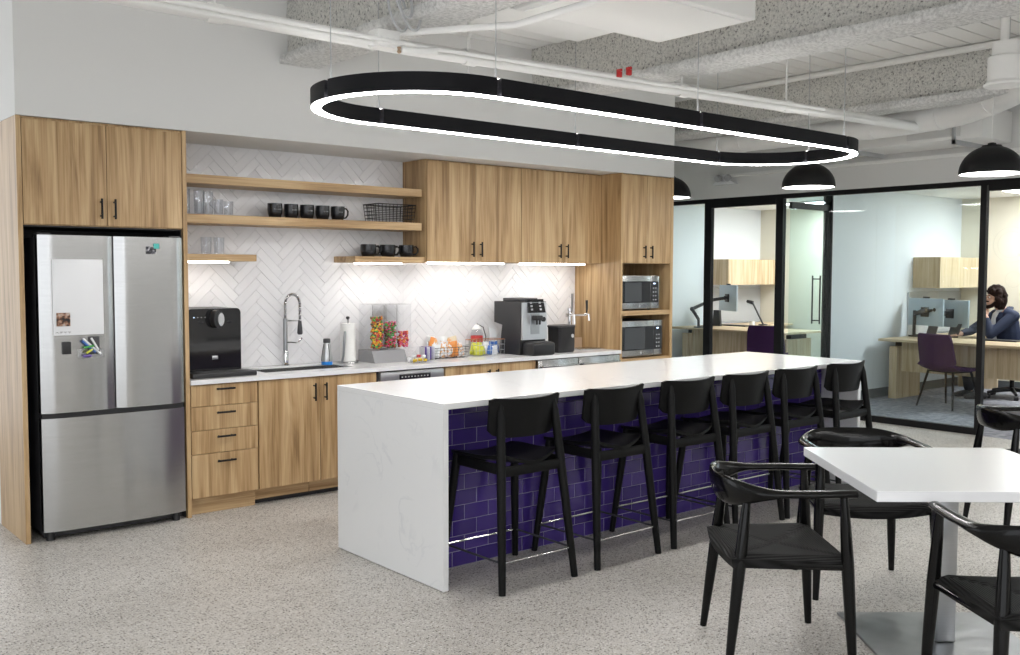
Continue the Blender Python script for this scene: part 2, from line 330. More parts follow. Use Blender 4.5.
# herringbone splashback
def clip(poly, rects):
    out = []
    for (x0, x1, z0, z1) in rects:
        p = poly
        for ax, lim, sg in ((0,x0,1),(0,x1,-1),(1,z0,1),(1,z1,-1)):
            q = []
            for i in range(len(p)):
                a, b = p[i], p[(i+1)%len(p)]
                da, db = sg*(a[ax]-lim), sg*(b[ax]-lim)
                if da >= 0: q.append(a)
                if da*db < 0:
                    t = da/(da-db); q.append((a[0]+(b[0]-a[0])*t, a[1]+(b[1]-a[1])*t))
            p = q
            if len(p) < 3: break
        if len(p) >= 3: out.append(p)
    return out
TW, NT = 0.060, 4
c45 = math.sqrt(0.5)
def herring():
    g = 0.0012
    for r in range(-80, 81):
        for c in range(-80, 81):
            t = (c-r) % (2*NT)
            if t == 0: q = (c*TW+g, r*TW+g, (c+NT)*TW-g, (r+1)*TW-g)
            elif t == 2*NT-1: q = (c*TW+g, r*TW+g, (c+1)*TW-g, (r+NT)*TW-g)
            else: continue
            pts = [(q[0],q[1]),(q[2],q[1]),(q[2],q[3]),(q[0],q[3])]
            yield [((a-b)*c45+4.3, (a+b)*c45+1.2) for a, b in pts]
tiles = []
for poly in herring():
    for p in clip(poly, [(2.356, 4.318, 0.866, ZT-0.002), (4.318, 6.196, 0.866, 1.612)]):
        cx = sum(a for a,b in p)/len(p); cz = sum(b for a,b in p)/len(p)
        A = abs(sum(p[i][0]*p[(i+1)%len(p)][1]-p[(i+1)%len(p)][0]*p[i][1] for i in range(len(p))))/2
        if A < 0.0004: continue
        tiles.append((A, p, cx, cz))
tiles.sort(key=lambda q: -q[0]); rest = MB()
for ti, (A, p, cx, cz) in enumerate(tiles):
        tx, tz = random.uniform(-.010,.010), random.uniform(-.010,.010)
        f = lambda a, b, d, k: (cx+(a-cx)*k, YB+0.0025-d-(a-cx)*tx-(b-cz)*tz, cz+(b-cz)*k)
        k2 = 0.992
        mb = (MB() if ti < 300 else rest).rings([[f(a,b,0,1) for a,b in p], [f(a,b,0.0062,1) for a,b in p], [f(a,b,0.008,k2) for a,b in p]])
        if ti < 300: struct('tile', mb, 'white_tile', wall_back)
if len(tiles) > 300: struct('tile_offcuts', rest, 'white_tile', wall_back)['kind'] = 'stuff'
# ------------------------------------------------------------------ glass front of the offices
gp = struct('window_1', B(XG-0.03, XG+0.03, 4.2, 10.5, 2.366, 2.416), 'black_metal', label='black framed glass front of the offices')
struct('header', B(XG-0.03, XG+0.03, 1.5, 4.2, 2.312, 2.416), 'black_metal', gp)
struct('header', B(XG-0.03, XG+0.03, 6.55, 7.45, 2.308, 2.366), 'black_metal', gp)
for y0, y1 in ((7.452,7.55),(6.449,6.542),(4.217,4.273),(3.20,3.26)):
    struct('post', B(XG-0.03, XG+0.03, y0, y1, 0, 2.366 if y0 > 4 else 2.312), 'black_metal', gp)
for y0, y1 in ((7.55,10.5),(4.273,6.449),(1.5,3.2)):
    struct('bottom_rail', B(XG-0.03, XG+0.03, y0, y1, 0, 0.064), 'black_metal', gp)
for y0, y1 in ((7.55,10.5),(5.342,6.449),(4.273,5.336),(1.5,3.2)):
    struct('pane', B(XG-0.006, XG+0.006, y0, y1, 0.064, 2.366 if y0 > 4 else 2.312), 'wall_glass', gp)
# inner glass door beside the solid partition
d1 = struct('door_1', B(9.44, 10.15, 6.415, 6.425, 0.08, 2.26), 'door_glass', label='inner glass door with black frame and bar handle')
struct('door_rail', B(9.44, 10.20, 6.40, 6.44, 2.26, 2.33), 'black_metal', d1)
struct('door_rail', B(9.44, 10.20, 6.40, 6.44, 0.01, 0.08), 'black_metal', d1)
struct('stile', B(10.15, 10.20, 6.40, 6.44, 0.08, 2.26), 'black_metal', d1)
struct('jamb', B(10.202, 10.216, 6.37, 6.49, 0, OC), 'black_metal', d1)
struct('transom_glass', B(9.42, 10.21, 6.415, 6.425, 2.34, OC), 'door_glass', d1)
hb = MB()
for yy in (6.37, 6.47): hb.tube([(9.975,6.42,0.99),(9.975,yy,0.99)], .007, 8).tube([(9.975,6.42,1.47),(9.975,yy,1.47)], .007, 8).tube([(9.975,yy,.95),(9.975,yy,1.51)], 0.009, 8)
struct('door_handle', hb, 'black_metal', d1)
struct('wall_partition', B(10.217, 13.38, 6.37, 6.49, 0, OC), 'pale_wall')
struct('wall_office_far', B(XG+0.04, 13.38, 9.66, 9.76, 0, OC), 'pale_wall')
wall_cream = struct('wall_office_back', B(13.38, 13.5, 2.5, 9.76, 0, OC), 'cream_wall')
struct('wall_office_near', B(XG+0.04, 13.38, 2.5, 2.6, 0, OC), 'pale_wall')
struct('ceiling_office', B(XG+0.10, 13.5, 2.5, 9.76, OC, OC+0.05), 'ceiling_paint')
struct('baseboard_partition', B(10.22, 13.36, 6.356, 6.37, 0, 0.11), 'skirting')
struct('baseboard_far', B(XG+0.05, 13.36, 9.646, 9.66, 0, 0.11), 'skirting')
struct('baseboard_office_back', B(13.366, 13.38, 2.61, 6.355, 0, 0.11), 'skirting')
for (py, pz, r) in ((5.70,1.92,0.17),(5.70,1.92,0.23),(5.36,2.12,0.15),(5.36,2.12,0.20),(5.66,1.46,0.10),(8.45,1.95,0.17),(8.45,1.95,0.23),(8.9,2.12,0.15)):
    mb = MB(); n = 48
    mb.rings([[(13.379-(0.002 if k in (1,2) else 0), py+(r+(0.006 if k > 1 else 0))*math.cos(2*math.pi*i/n), pz+(r+(0.006 if k > 1 else 0))*math.sin(2*math.pi*i/n)) for i in range(n)] for k in range(4)], False, False)
    struct('circle_print', mb, 'circle_ink', wall_cream)
for y, lb in ((4.6, 'added square light panel brightening the office of the seated man'), (7.7, 'added square light panel brightening the office without people')):  # light panels added to brighten the offices
    t = thing('added_light_panel', lb, 'added light', (12.65, y, OC-0.02), 0)
    part('frame', B(12.1, 13.2, y-0.72, y+0.72, OC-0.02, OC-0.001), 'white_paint', t)
    part('diffuser', B(12.13, 13.17, y-0.69, y+0.69, OC-0.024, OC-0.0205), 'panel_glow', t)
# ------------------------------------------------------------------ sprayed beams
def rough_beam(xc, y0, y1):
    def skin(prof, amp, fr, st=0.05):
        pts = []
        for i in range(len(prof)-1):
            a, b = Vector(prof[i]+(0,)), Vector(prof[i+1]+(0,)); n = max(1, int((b-a).length/st))
            pts += [(a+(b-a)*k/n) for k in range(n)]
        pts.append(Vector(prof[-1]+(0,)))
        ny = int((y1-y0)/st); cx = sum(p.x for p in pts)/len(pts); cz = sum(p.y for p in pts)/len(pts); rr = []
        for j in range(ny+1):
            y = y0+(y1-y0)*j/ny; ring = []
            for p in pts:
                q = Vector((p.x*fr, y*fr, p.y*fr)); d = amp*(noise.noise(q)+0.6*noise.noise(q*2.3))
                v = Vector((p.x-cx, 0, (p.y-cz)*0.6)).normalized()*d
                ring.append((p.x+v.x, y, p.y+v.z))
            rr.append(ring)
        mb = MB(); R = [[mb.bm.verts.new(q) for q in r] for r in rr]
        for j in range(ny):
            for k in range(len(pts)-1): mb.face((R[j][k], R[j][k+1], R[j+1][k+1], R[j+1][k]))
        mb.face(R[0]); mb.face(list(reversed(R[-1])))
        return mb
    return skin([(xc-.09,DECK),(xc-.09,2.94),(xc+.09,2.94),(xc+.09,DECK)], 0.016, 9), skin([(xc-.145,2.950),(xc-.15,2.915),(xc-.135,2.895),(xc+.135,2.895),(xc+.15,2.915),(xc+.145,2.950)], 0.015, 16, .03)
for xc, ye, lb in ((3.13, YF-0.002, 'sprayed rough steel beam over the left end of the island'), (5.25, YF-0.002, 'sprayed rough steel beam over the middle of the oval lamp'), (7.75, 10.45, 'sprayed rough steel beam between island and office glass')):
    t = thing('ceiling_beam', lb, 'beam', (xc, 0, 2.9)); t['kind'] = 'structure'
    w, f = rough_beam(xc, -3.9, ye)
    part('web', w, 'spray', t, ang=80); part('flange', f, 'spray_light', t, ang=80)
# ------------------------------------------------------------------ services under the deck
t = thing('fan_coil_unit', 'large flat white ceiling air unit between two beams', 'air unit', (3.8, 3.6, 2.9))
part('casing', B(3.32, 4.44, 3.26, 3.95, 2.90, 3.22, bev=0.006), 'white_paint', t)
part('bottom_panel', B(3.36, 4.40, 3.30, 3.91, 2.892, 2.90), 'white_paint', t)
for x, y in ((3.38,3.32),(4.38,3.32),(3.38,3.89),(4.38,3.89)): part('hanger_rod', MB().cyl((x,y,3.22),(x,y,DECK), 0.008, n=8), 'white_paint', t)
t = thing('air_duct', 'white rectangular duct behind the flat air unit', 'duct', (3.7, 4.2, 2.92))
part('casing', B(3.34, 4.15, 3.99, 4.34, 2.93, 3.18, bev=0.004), 'white_paint', t)
for x in (3.5, 3.75, 4.0): part('clip', B(x, x+0.015, 3.975, 3.99, 2.93, 3.0), 'dark_grey', t)
part('flange', B(3.33, 4.17, 3.97, 3.988, 2.915, 3.19), 'white_paint', t)
for x in (3.42, 4.08): part('hanger_rod', MB().cyl((x,4.16,3.18),(x,4.16,DECK), 0.008, n=8), 'white_paint', t)
def pipe(name, pts, r, lb, cat, mat='white_paint', n=10, group=None):
    return single(name, MB().tube(pts, r, n), mat, lb, cat, tuple(pts[0]), group)
t = thing('ceiling_pipe', 'thick white pipe crossing under the beams above the oval lamp', 'pipe', (3.1, 4.66, 2.79))
part('run', MB().tube([(0.2,4.63,2.80),(3.1,4.66,2.80),(5.0,4.52,2.80),(8.12,4.29,2.80)], 0.040, 12), 'white_paint', t)
for x, y in ((2.0,4.655),(3.55,4.63),(5.3,4.50),(6.4,4.41)):
    part('coupling', MB().tube([(x-.04,y,2.80),(x+.04,y-.004,2.80)], 0.048, 12), 'white_paint', t)
    part('hanger_rod', MB().cyl((x,y,2.84),(x,y,DECK), 0.007, n=6), 'white_paint', t)
pipe('conduit', [(0.2,4.53,2.765),(3.1,4.55,2.765),(5.0,4.42,2.765),(7.4,4.24,2.765)], 0.016, 'thin white conduit running just below the thick ceiling pipe', 'conduit')
pipe('conduit', [(0.2,4.47,2.775),(3.1,4.49,2.775),(5.0,4.35,2.775),(6.6,4.21,2.775)], 0.012, 'thinnest white conduit beside the thick ceiling pipe, on the table side', 'conduit')
for i, p in enumerate(((617,74.5),(626.5,72.5))):
    q = P(*p, z=2.77); single('pipe_clamp', MB().box(q.x-.018,q.x+.018,q.y-.03,q.y-.01,q.z-.02,q.z+.015,bev=.004).box(q.x-.006,q.x+.006,q.y-.04,q.y,q.z+.015,q.z+.03), 'red_plastic',
        'small red clamp on the thin white conduits', 'clamp', (q.x,q.y,q.z-.035), 'red pipe clamps')
q = P(383, 40, z=2.79)
t = thing('junction_box', 'white junction box where the conduits cross a beam', 'junction box', (q.x,q.y,q.z-.05))
part('body', B(q.x-.07,q.x+.07,q.y-.06,q.y+.05,q.z-.04,q.z+.045,bev=.008), 'white_paint', t)
part('cover', B(q.x-.06,q.x+.06,q.y-.05,q.y+.04,q.z-.046,q.z-.04), 'white_paint', t)
for i in range(3): part('knockout', MB().cyl((q.x-.04+.04*i,q.y-.06,q.z),(q.x-.04+.04*i,q.y-.066,q.z),.012,n=12), 'white_paint', t)
for k, (r, dx) in enumerate(((0.115,0.0),(0.13,0.03),(0.10,-0.035))):
    c = Vector((q.x+.03+dx*1.2, q.y-.10-.06*k, q.z+.145+.012*k))
    mb = MB(); mb.tube([(c.x+r*math.cos(a)*.72, c.y+r*.35*math.cos(a)+.03*math.sin(a), c.z+r*math.sin(a)) for a in [2*math.pi*i/28 for i in range(28)]], 0.008, 6, closed=True)
    single('cable_coil', mb, 'grey_plastic', 'coiled grey cable hanging over the ceiling junction box', 'cable', (c.x,c.y,c.z-r), 'coiled cables at the junction box')
pipe('conduit', [(q.x+.09,q.y-.03,2.835),(3.34,3.96,2.83),(3.34,3.0,2.83)], 0.018, 'white conduit leaving the junction box along the beam flange', 'conduit')
pipe('angle_bar', [(7.62,10.0,DECK-.03),(7.60,-3.0,DECK-.03)], 0.028, 'white bar along the deck edge at the rear beam', 'bar')
q = P(316.7+540-470, 50, z=2.78)
q = P(401, 50, z=2.73)
t = thing('sprinkler_head', 'small white sprinkler stub with brass head beside the ceiling pipe', 'sprinkler', (q.x, q.y, q.z-.03))
part('drop_pipe', MB().tube([(q.x,q.y,q.z),(q.x+.10,q.y-.02,q.z),(q.x+.20,q.y-.03,q.z+.02),(q.x+.26,4.72,2.80)], 0.020, 10), 'white_paint', t)
part('head', MB().lathe([(.006,0),(.012,.008),(.008,.02),(.011,.034)], (q.x-.012,q.y,q.z-.02), 12), 'cardboard', t)
single('ceiling_sensor', MB().lathe([(.03,0),(.045,.02),(.045,.11),(.02,.14),(.006,.15),(.006,.62)], (3.9,5.1,2.68), 16), 'white_paint', 'white cylindrical sensor hanging on a thin rod by the soffit', 'sensor', (3.9,5.1,2.68))
# round duct to the right
t = thing('round_duct', 'wide white round duct curving across the ceiling by the office glass', 'duct', (8.25, 4.05, 2.74))
path = [(8.0,9.0,2.86),(8.05,6.5,2.86),(8.15,5.2,2.86),(8.22,4.5,2.86),(8.15,3.9,2.88),(7.85,3.4,2.93),(7.4,2.9,2.98),(6.9,2.35,3.0)]
pp = []
for i in range(len(path)-1):
    for k in range(6):
        a, b = Vector(path[i]), Vector(path[i+1]); pp.append(a+(b-a)*k/6)
for _ in range(3): pp = [pp[0]]+[(pp[i-1]+pp[i]*2+pp[i+1])/4 for i in range(1,len(pp)-1)]+[pp[-1]]
part('duct_run', MB().tube(pp, 0.115, 18), 'white_paint', t)
for i in (8, 16, 22, 28): 
    a = pp[i]; d = (pp[i+1]-pp[i-1]).normalized(); part('duct_collar', MB().tube([a-d*.02, a+d*.02], 0.121, 18), 'white_paint', t)
for (px, py0) in ((907,112),(927,110)):
    a = P(px, py0, z=2.97); part('hanger_rod', MB().cyl((a.x,a.y,2.93),(a.x,a.y,DECK), 0.018, n=8), 'white_paint', t)
pipe('conduit', [(8.5,5.2,2.90),(8.38,4.4,3.00),(8.05,3.6,3.09),(7.98,3.0,3.12)], 0.022, 'white conduit bending above the round duct', 'conduit')
c = P(1005, 80, z=2.84)
t = thing('ceiling_canister', 'white cylindrical unit with flared rim hanging from a pipe', 'ceiling unit', (c.x, c.y, 2.80))
part('can', MB().lathe([(.06,.0),(.13,.0),(.135,.012),(.115,.03),(.11,.035),(.11,.19),(.10,.20),(.085,.20),(.085,.29),(.03,.30)], (c.x,c.y,2.80), 28), 'white_paint', t)
part('drop_pipe', MB().cyl((c.x-.02,c.y,3.08),(c.x-.02,c.y,DECK), .028, n=14), 'white_paint', t)
part('cable', MB().cyl((c.x+.035,c.y,3.08),(c.x+.035,c.y,DECK), .010, n=8), 'grey_plastic', t)
# fan coil and ledge on the wall above the glass
t = thing('wall_air_unit', 'pale boxy air unit hung above the black glass frame', 'air unit', (9.1, 5.0, 2.72))
part('casing', B(8.75, 9.33, 4.0, 5.55, 2.74, 3.02, bev=.008), 'white_paint', t)
part('access_panel', B(8.742, 8.75, 4.2, 4.7, 2.77, 2.98), 'wall_paint', t)
for y in (4.25, 5.25): part('bracket', MB().box(8.72,8.75,y-.012,y+.012,2.70,DECK).box(8.72,9.3,y-.012,y+.012,2.70,2.74), 'grey_plastic', t)
struct('trim_1', B(9.30, XG-0.03, 1.5, 7.2, 2.655, 2.685), 'white_paint')
a = P(726, 187, x=XG-.06)
t = thing('emergency_light', 'small white twin-lamp emergency light on the grey wall above the office glass', 'emergency light', (9.32, a.y, 2.54))
part('housing', MB().prism([(a.y-.16,2.565),(a.y+.16,2.565),(a.y+.12,2.60),(a.y-.12,2.60)], 9.26, XG-.03, 'yz'), 'white_gloss', t)
part('bracket', B(9.30, XG-.03, a.y-.06, a.y+.06, 2.60, 2.69, bev=.01), 'white_gloss', t)
for s in (-1, 1): part('lamp_head', MB().cyl((9.27,a.y+s*.07,2.65),(9.23,a.y+s*.07,2.63),.035,.04,14), 'grey_plastic', t)
# ------------------------------------------------------------------ oval pendant lamp
LX, LY, LL, LR, LZ, LH, LWD = 4.493, 4.254, 3.06, 0.582, 2.382, 0.088, 0.057
def stadium(u, r):                       # u in [0,1): position on the loop
    per = 2*LL+2*math.pi*LR; s = (u % 1.0)*per
    if s < LL: return Vector((LX-LL/2+s, LY-r, 0))
    s -= LL
    if s < math.pi*LR: a = s/LR-math.pi/2; return Vector((LX+LL/2+r*math.cos(a), LY+r*math.sin(a), 0))
    s -= math.pi*LR
    if s < LL: return Vector((LX+LL/2-s, LY+r, 0))
    s -= LL; a = math.pi/2+s/LR; return Vector((LX-LL/2+r*math.cos(a), LY+r*math.sin(a), 0))
per = 2*LL+2*math.pi*LR; al = math.pi*LR/per; sl = LL/per
ring = thing('oval_pendant_lamp', 'long black oval ring pendant lamp glowing white underneath, over the island', 'pendant lamp', (LX, LY, LZ))
cuts = [0, sl*.68, sl+al*.62, sl+al, sl+al+sl*.32+0.0, sl+al+sl*.70, 2*sl+al, 2*sl+al+al*.5, 1.0]
cuts = [0, sl*.66, sl+al*.45, sl+al*.80, sl+al, sl+al+sl*.56, 2*sl+al+al*.10, 2*sl+al+al*.72, 1.0]
def near_u(px, py):
    q = P(px, py, z=LZ); return min(range(2000), key=lambda k: (stadium(k/2000, LR).xy-q.xy).length)/2000
cuts = sorted(near_u(*q) for q in ((327,97.9),(502,96),(704,126.6),(842,149.5),(812,163.5),(714,163.6),(573,147.3),(377,124.8)))
cuts.append(cuts[0]+1)
for i in range(8):
    a, b = cuts[i]+.0014, cuts[i+1]-.0014; n = 26; rr = []
    for k in range(n+1):
        u = a+(b-a)*k/n; o, q = stadium(u, LR), stadium(u, LR-LWD)
        rr.append([(o.x,o.y,LZ),(o.x,o.y,LZ+LH),(q.x,q.y,LZ+LH),(q.x,q.y,LZ)])
    part('housing', MB().rings(rr), 'ring_black', ring)
    u = cuts[i]; c = stadium(u, LR-LWD/2)
    part('seam', MB().box(c.x-.006,c.x+.006,c.y-.006,c.y+.006,LZ+.002,LZ+LH+.004), 'ring_black', ring)
    part('cable', MB().cyl((c.x,c.y,LZ+LH),(c.x,c.y,DECK), .0028, n=6), 'grey_plastic', ring)
    part('cable_grip', MB().cyl((c.x,c.y,LZ+LH),(c.x,c.y,LZ+LH+.05), .006, n=8), 'silver', ring)
rr = []
for k in range(160):
    o, q = stadium(k/160, LR-.004), stadium(k/160, LR-LWD+.004)
    rr.append([(o.x,o.y,LZ-.004),(o.x,o.y,LZ-.0005),(q.x,q.y,LZ-.0005),(q.x,q.y,LZ-.004)])
part('diffuser', MB().rings(rr, closed=True), 'led', ring)
rr = []
for k in range(160):
    o, q = stadium(k/160, LR-.016), stadium(k/160, LR-LWD+.016)
    rr.append([(o.x,o.y,LZ+LH),(o.x,o.y,LZ+LH+.001),(q.x,q.y,LZ+LH+.001),(q.x,q.y,LZ+LH)])
part('added_top_glow', MB().rings(rr, closed=True), 'ceiling_fill_glow', ring)  # glow added on the lamp top to lift the ceiling
# ------------------------------------------------------------------ dome pendants by the glass
PX, PR = 7.7, 0.232
def dome(loc, lb):
    x, y, z = loc
    t = thing('dome_pendant', lb, 'pendant lamp', loc)
    pr = [(PR*math.cos(a), .208*math.sin(a)) for a in [math.pi/2*.78*i/10 for i in range(11)]]
    pr = [(PR,-.012)]+pr+[(.07,.204),(.07,.208)]
    part('shade', MB().rings([[(x+r*math.cos(2*math.pi*k/32), y+r*math.sin(2*math.pi*k/32), z+h) for k in range(32)] for r, h in pr], False, True), 'black_metal', t)
    part('reflector', MB().rings([[(x+r*math.cos(2*math.pi*k/32), y+r*math.sin(2*math.pi*k/32), z+h) for k in range(32)] for r, h in [(PR-.006,-.011),(PR-.03,.05),(PR*.5,.14),(.05,.16)]], False, True), 'white_gloss', t)
    part('diffuser', MB().lathe([(.0,-.002),(PR-.012,-.002),(PR-.012,.004),(0,.004)], (x,y,z), 32, False, False), 'pendant_glow', t)
    part('cap', MB().lathe([(.03,.208),(.03,.225),(.015,.23)], (x,y,z), 16), 'black_metal', t)
    part('cord', MB().cyl((x,y,z+.23),(x,y,DECK-.0), .004, n=6), 'white_paint', t)
for (px, py), lb in (((991,175),'black dome pendant lamp above the dining table side of the office glass'), ((808.5,187.5),'black dome pendant lamp in front of the open office doorway frame'), ((668,196),'black dome pendant lamp partly hidden behind the tall microwave cabinet')):
    q = P(px, py, x=PX); dome((PX, q.y, 2.315), lb)
# ================================================================== KITCHEN RUN
def bar_v(x, y, z0, z1):                 # vertical bar handle standing off a front at y
    m = MB(); m.cyl((x,y-.030,z0),(x,y-.030,z1), .0065, n=8)
    for z in (z0+.018, z1-.018): m.cyl((x,y,z),(x,y-.030,z), .005, n=8)
    return m
def bar_h(x0, x1, y, z):
    m = MB(); m.cyl((x0,y-.030,z),(x1,y-.030,z), .0065, n=8)
    for x in (x0+.018, x1-.018): m.cyl((x,y,z),(x,y-.030,z), .005, n=8)
    return m
FT = 0.02                                 # front thickness
def front(name, x0, x1, yb, z0, z1, parent, handle=None, mat='oak'):
    g = 0.0018
    d = part(name, B(x0+g, x1-g, yb-FT, yb, z0+g, z1-g, bev=.0012, seg=1), mat, parent)
    if handle: part('handle', handle, 'black_metal', d)
    return d
# fridge surround with cupboard
t = thing('fridge_cabinet', 'tall oak surround with a two-door cupboard above the fridge', 'cabinet', (1.87, 6.2, 0))
part('side_panel', B(1.393, 1.419, YF, YB-.004, 0, ZT-.002), 'oak', t); part('side_panel', B(2.326, 2.352, YF, YB-.004, 0, ZT-.002), 'oak', t)
part('carcass', B(1.419, 2.326, YF+.022, YB-.004, 1.80, ZT-.002), 'oak', t)
part('back_panel', B(1.419, 2.326, YB-.02, YB-.004, 0, 1.80), 'black_plastic', t)
part('inner_lining', MB().box(1.4195,1.424,YF+.03,YB-.02,0,1.798).box(2.321,2.3255,YF+.03,YB-.02,0,1.798).box(1.424,2.321,YF+.03,YB-.02,1.792,1.799), 'black_plastic', t)
front('door', 1.421, 1.876, YF+.021, 1.803, 2.388, t, bar_v(1.838, YF+.001, 1.845, 1.962)); front('door', 1.876, 2.324, YF+.021, 1.803, 2.388, t, bar_v(1.914, YF+.001, 1.845, 1.962))
# refrigerator
FX0, FX1, FY = 1.484, 2.306, 5.880
t = thing('refrigerator', 'stainless steel french-door refrigerator with bottom freezer drawer', 'refrigerator', (1.895, 6.15, 0))
part('body', B(FX0+.004, FX1-.004, FY+.075, 6.46, .03, 1.735, bev=.004), 'dark_grey', t)
def bowed(x0, x1, z0, z1, edge0, edge1):
    n = 14; prof = []
    for i in range(n+1):
        u = i/n; x = x0+(x1-x0)*u; d = 0.0
        if edge0 and u < .16: d = .022*(1-u/.16)**2
        if edge1 and u > .84: d = .022*((u-.84)/.16)**2
        prof.append((x, FY+d-.008*math.sin(math.pi*u)))
    prof += [(x1, FY+.072), (x0, FY+.072)]
    return MB().prism(prof, z0, z1, 'xy')
ld = part('door', bowed(FX0, 1.893, .735, 1.745, True, True), 'steel', t); part('door_edge', B(1.893,1.895,FY+.02,FY+.07,.735,1.745), 'black_plastic', ld)
part('door', bowed(1.899, FX1, .735, 1.745, True, True), 'steel', t)
part('freezer_drawer', bowed(FX0, FX1, .055, .705, True, True), 'steel', t)
part('drawer_grip', B(FX0+.004, FX1-.004, FY+.03, FY+.072, .706, .734), 'black_plastic', t)
part('kick_plate', B(FX0+.01, FX1-.01, FY+.06, FY+.09, .015, .054), 'black_plastic', t)
for x in (FX0+.04, FX1-.05): part('foot', MB().cyl((x,FY+.05,0),(x,FY+.05,.05),.022,n=14), 'black_plastic', t)
for x in (FX0+.04, FX1-.04): part('hinge_cover', B(x-.035, x+.035, FY+.03, FY+.13, 1.735, 1.757, bev=.005), 'dark_grey', t)
# things held on the fridge doors
yd = FY-.0095
a, b = P(51.5,259,y=yd), P(104,334,y=yd)
t = thing('whiteboard', 'plain white magnetic board on the left fridge door', 'whiteboard', ((a.x+b.x)/2, yd, b.z))
part('sheet', B(a.x, b.x, yd-.004, yd, b.z, a.z, bev=.0015), 'white_lam', t)
mk = MB(); rs = random.Random(3)
for w in range(4):
    x = a.x+.012+w*.022; zz = b.z+.018
    mk.tube([(x+k*.0028, yd-.0045, zz+rs.uniform(-.006,.006)) for k in range(6)], .0012, 5)
part('pen_marks', mk, 'dark_grey', t)
a, b = P(56,313,y=yd), P(70,326,y=yd)
single('photo_magnet', B(a.x,b.x,yd-.008,yd-.0045,b.z,a.z), 'photo_print', 'small brown photo print stuck on the white board', 'photo', (a.x,yd-.004,b.z))
a, b = P(62,342,y=yd), P(71,354,y=yd)
single('magnet', B(a.x,b.x,yd-.010,yd,b.z,a.z,bev=.003), 'black_plastic', 'small black rectangular magnet on the left fridge door', 'magnet', (a.x,yd,b.z))
a, b = P(146,246.5,y=yd), P(156,254,y=yd)
t = thing('photo_magnet', 'small black and white photo with teal corner on the right fridge door', 'photo', ((a.x+b.x)/2,yd,b.z))
part('print', B(a.x,b.x,yd-.003,yd,b.z,a.z), 'photo_bw', t); part('sticker', B(b.x-.014,b.x+.018,yd-.005,yd-.003,a.z-.012,a.z+.018), 'teal_paper', t)
a, b = P(79,337,y=yd), P(103,357,y=yd)
t = thing('marker_holder', 'clear magnetic marker holder full of pens on the left fridge door', 'pen holder', ((a.x+b.x)/2,yd,b.z))
part('tray', MB().box(a.x,b.x,yd-.034,yd-.002,b.z,b.z+.004).box(a.x,b.x,yd-.036,yd-.034,b.z,b.z+.05).box(a.x,a.x+.003,yd-.034,yd-.002,b.z,b.z+.05).box(b.x-.003,b.x,yd-.034,yd-.002,b.z,b.z+.05), 'clear_acrylic', t)
part('back_plate', B(a.x+.05,b.x-.018,yd-.002,yd,b.z+.02,a.z,bev=.0005), 'dark_grey', t)
for i, (m, x0, z0, x1, z1) in enumerate((('white_gloss',.018,.112,.115,.02),('pack_blue',.012,.10,.085,.03),('candy_green',.02,.06,.075,.07),('white_gloss',.06,.115,.10,.045),('pack_purple',.012,.012,.06,.014),('pack_lime',.03,.03,.065,.05))):
    o = single('marker_pen', MB().cyl((a.x+x0,yd-.012-.004*i,b.z+z0),(a.x+x1,yd-.010-.003*i,b.z+z1),.0065,.006,n=8), m,
        {'white_gloss':'white dry-erase marker in the fridge holder','pack_blue':'blue dry-erase marker in the fridge holder','candy_green':'green dry-erase marker in the fridge holder','pack_purple':'violet dry-erase marker in the fridge holder','pack_lime':'lime dry-erase marker in the fridge holder'}[m],
        'marker', (a.x+x0,yd-.012,b.z+z0), 'markers on the fridge')
# base units
CT, CB = 0.864, 0.834
def base(name, lb, x0, x1, cat='cabinet'):
    t = thing(name, lb, cat, ((x0+x1)/2, 6.2, 0))
    return t
t = base('drawer_cabinet', 'oak base cabinet with four stacked drawers beside the fridge', 2.354, 2.805)
part('carcass', B(2.354, 2.805, YF+.022, YB-.004, .11, CB-.001), 'oak', t)
part('toe_kick', B(2.354, 2.805, YF+.065, YF+.085, 0, .11), 'oak_x', t)
for z0, z1, hz in ((.692,.829,.800),(.541,.692,.650),(.391,.541,.497),(.113,.391,.340)):
    front('drawer', 2.356, 2.803, YF+.021, z0, z1, t, bar_h(2.515, 2.637, YF+.001, hz))
t = base('sink_cabinet', 'oak base cabinet with two doors under the sink', 2.807, 3.712)
part('carcass', MB().box(2.807, 2.825, YF+.022, YB-.004, .11, CB-.001).box(3.694, 3.712, YF+.022, YB-.004, .11, CB-.001).box(2.825, 3.694, YF+.022, YB-.004, .11, .13).box(2.825, 3.694, YF+.022, YF+.04, .75, CB-.001), 'oak', t)
part('toe_kick', B(2.807, 3.20, YF+.065, YF+.085, .035, .11), 'oak_x', t); part('toe_kick', B(3.204, 3.712, YF+.065, YF+.085, .035, .11), 'oak_x', t)
part('plinth_gap', B(2.807, 3.712, YF+.10, YF+.12, 0, .11), 'black_plastic', t)
front('door', 2.809, 3.259, YF+.021, .113, .829, t, bar_v(3.212, YF+.001, .668, .788)); front('door', 3.259, 3.710, YF+.021, .113, .829, t, bar_v(3.296, YF+.001, .668, .788))
t = base('dishwasher', 'stainless steel dishwasher with black control panel under the counter', 3.735, 4.300, 'dishwasher')
part('body', B(3.735, 4.300, YF+.03, YB-.004, .02, .828), 'dark_grey', t)
part('door', B(3.742, 4.298, YF-.004, YF+.03, .10, .740, bev=.004), 'steel', t)
part('control_strip', B(3.742, 4.298, YF-.004, YF+.03, .744, .822, bev=.004), 'silver', t)
cp = part('control_panel', B(3.90, 4.175, YF-.007, YF-.004, .758, .800, bev=.001), 'black_glass', t)
for i in range(9): part('button', B(3.918+i*.028, 3.930+i*.028, YF-.0085, YF-.007, .776, .784), 'grey_plastic', cp)
part('toe_kick', B(3.742, 4.298, YF+.065, YF+.085, 0, .095), 'black_plastic', t)
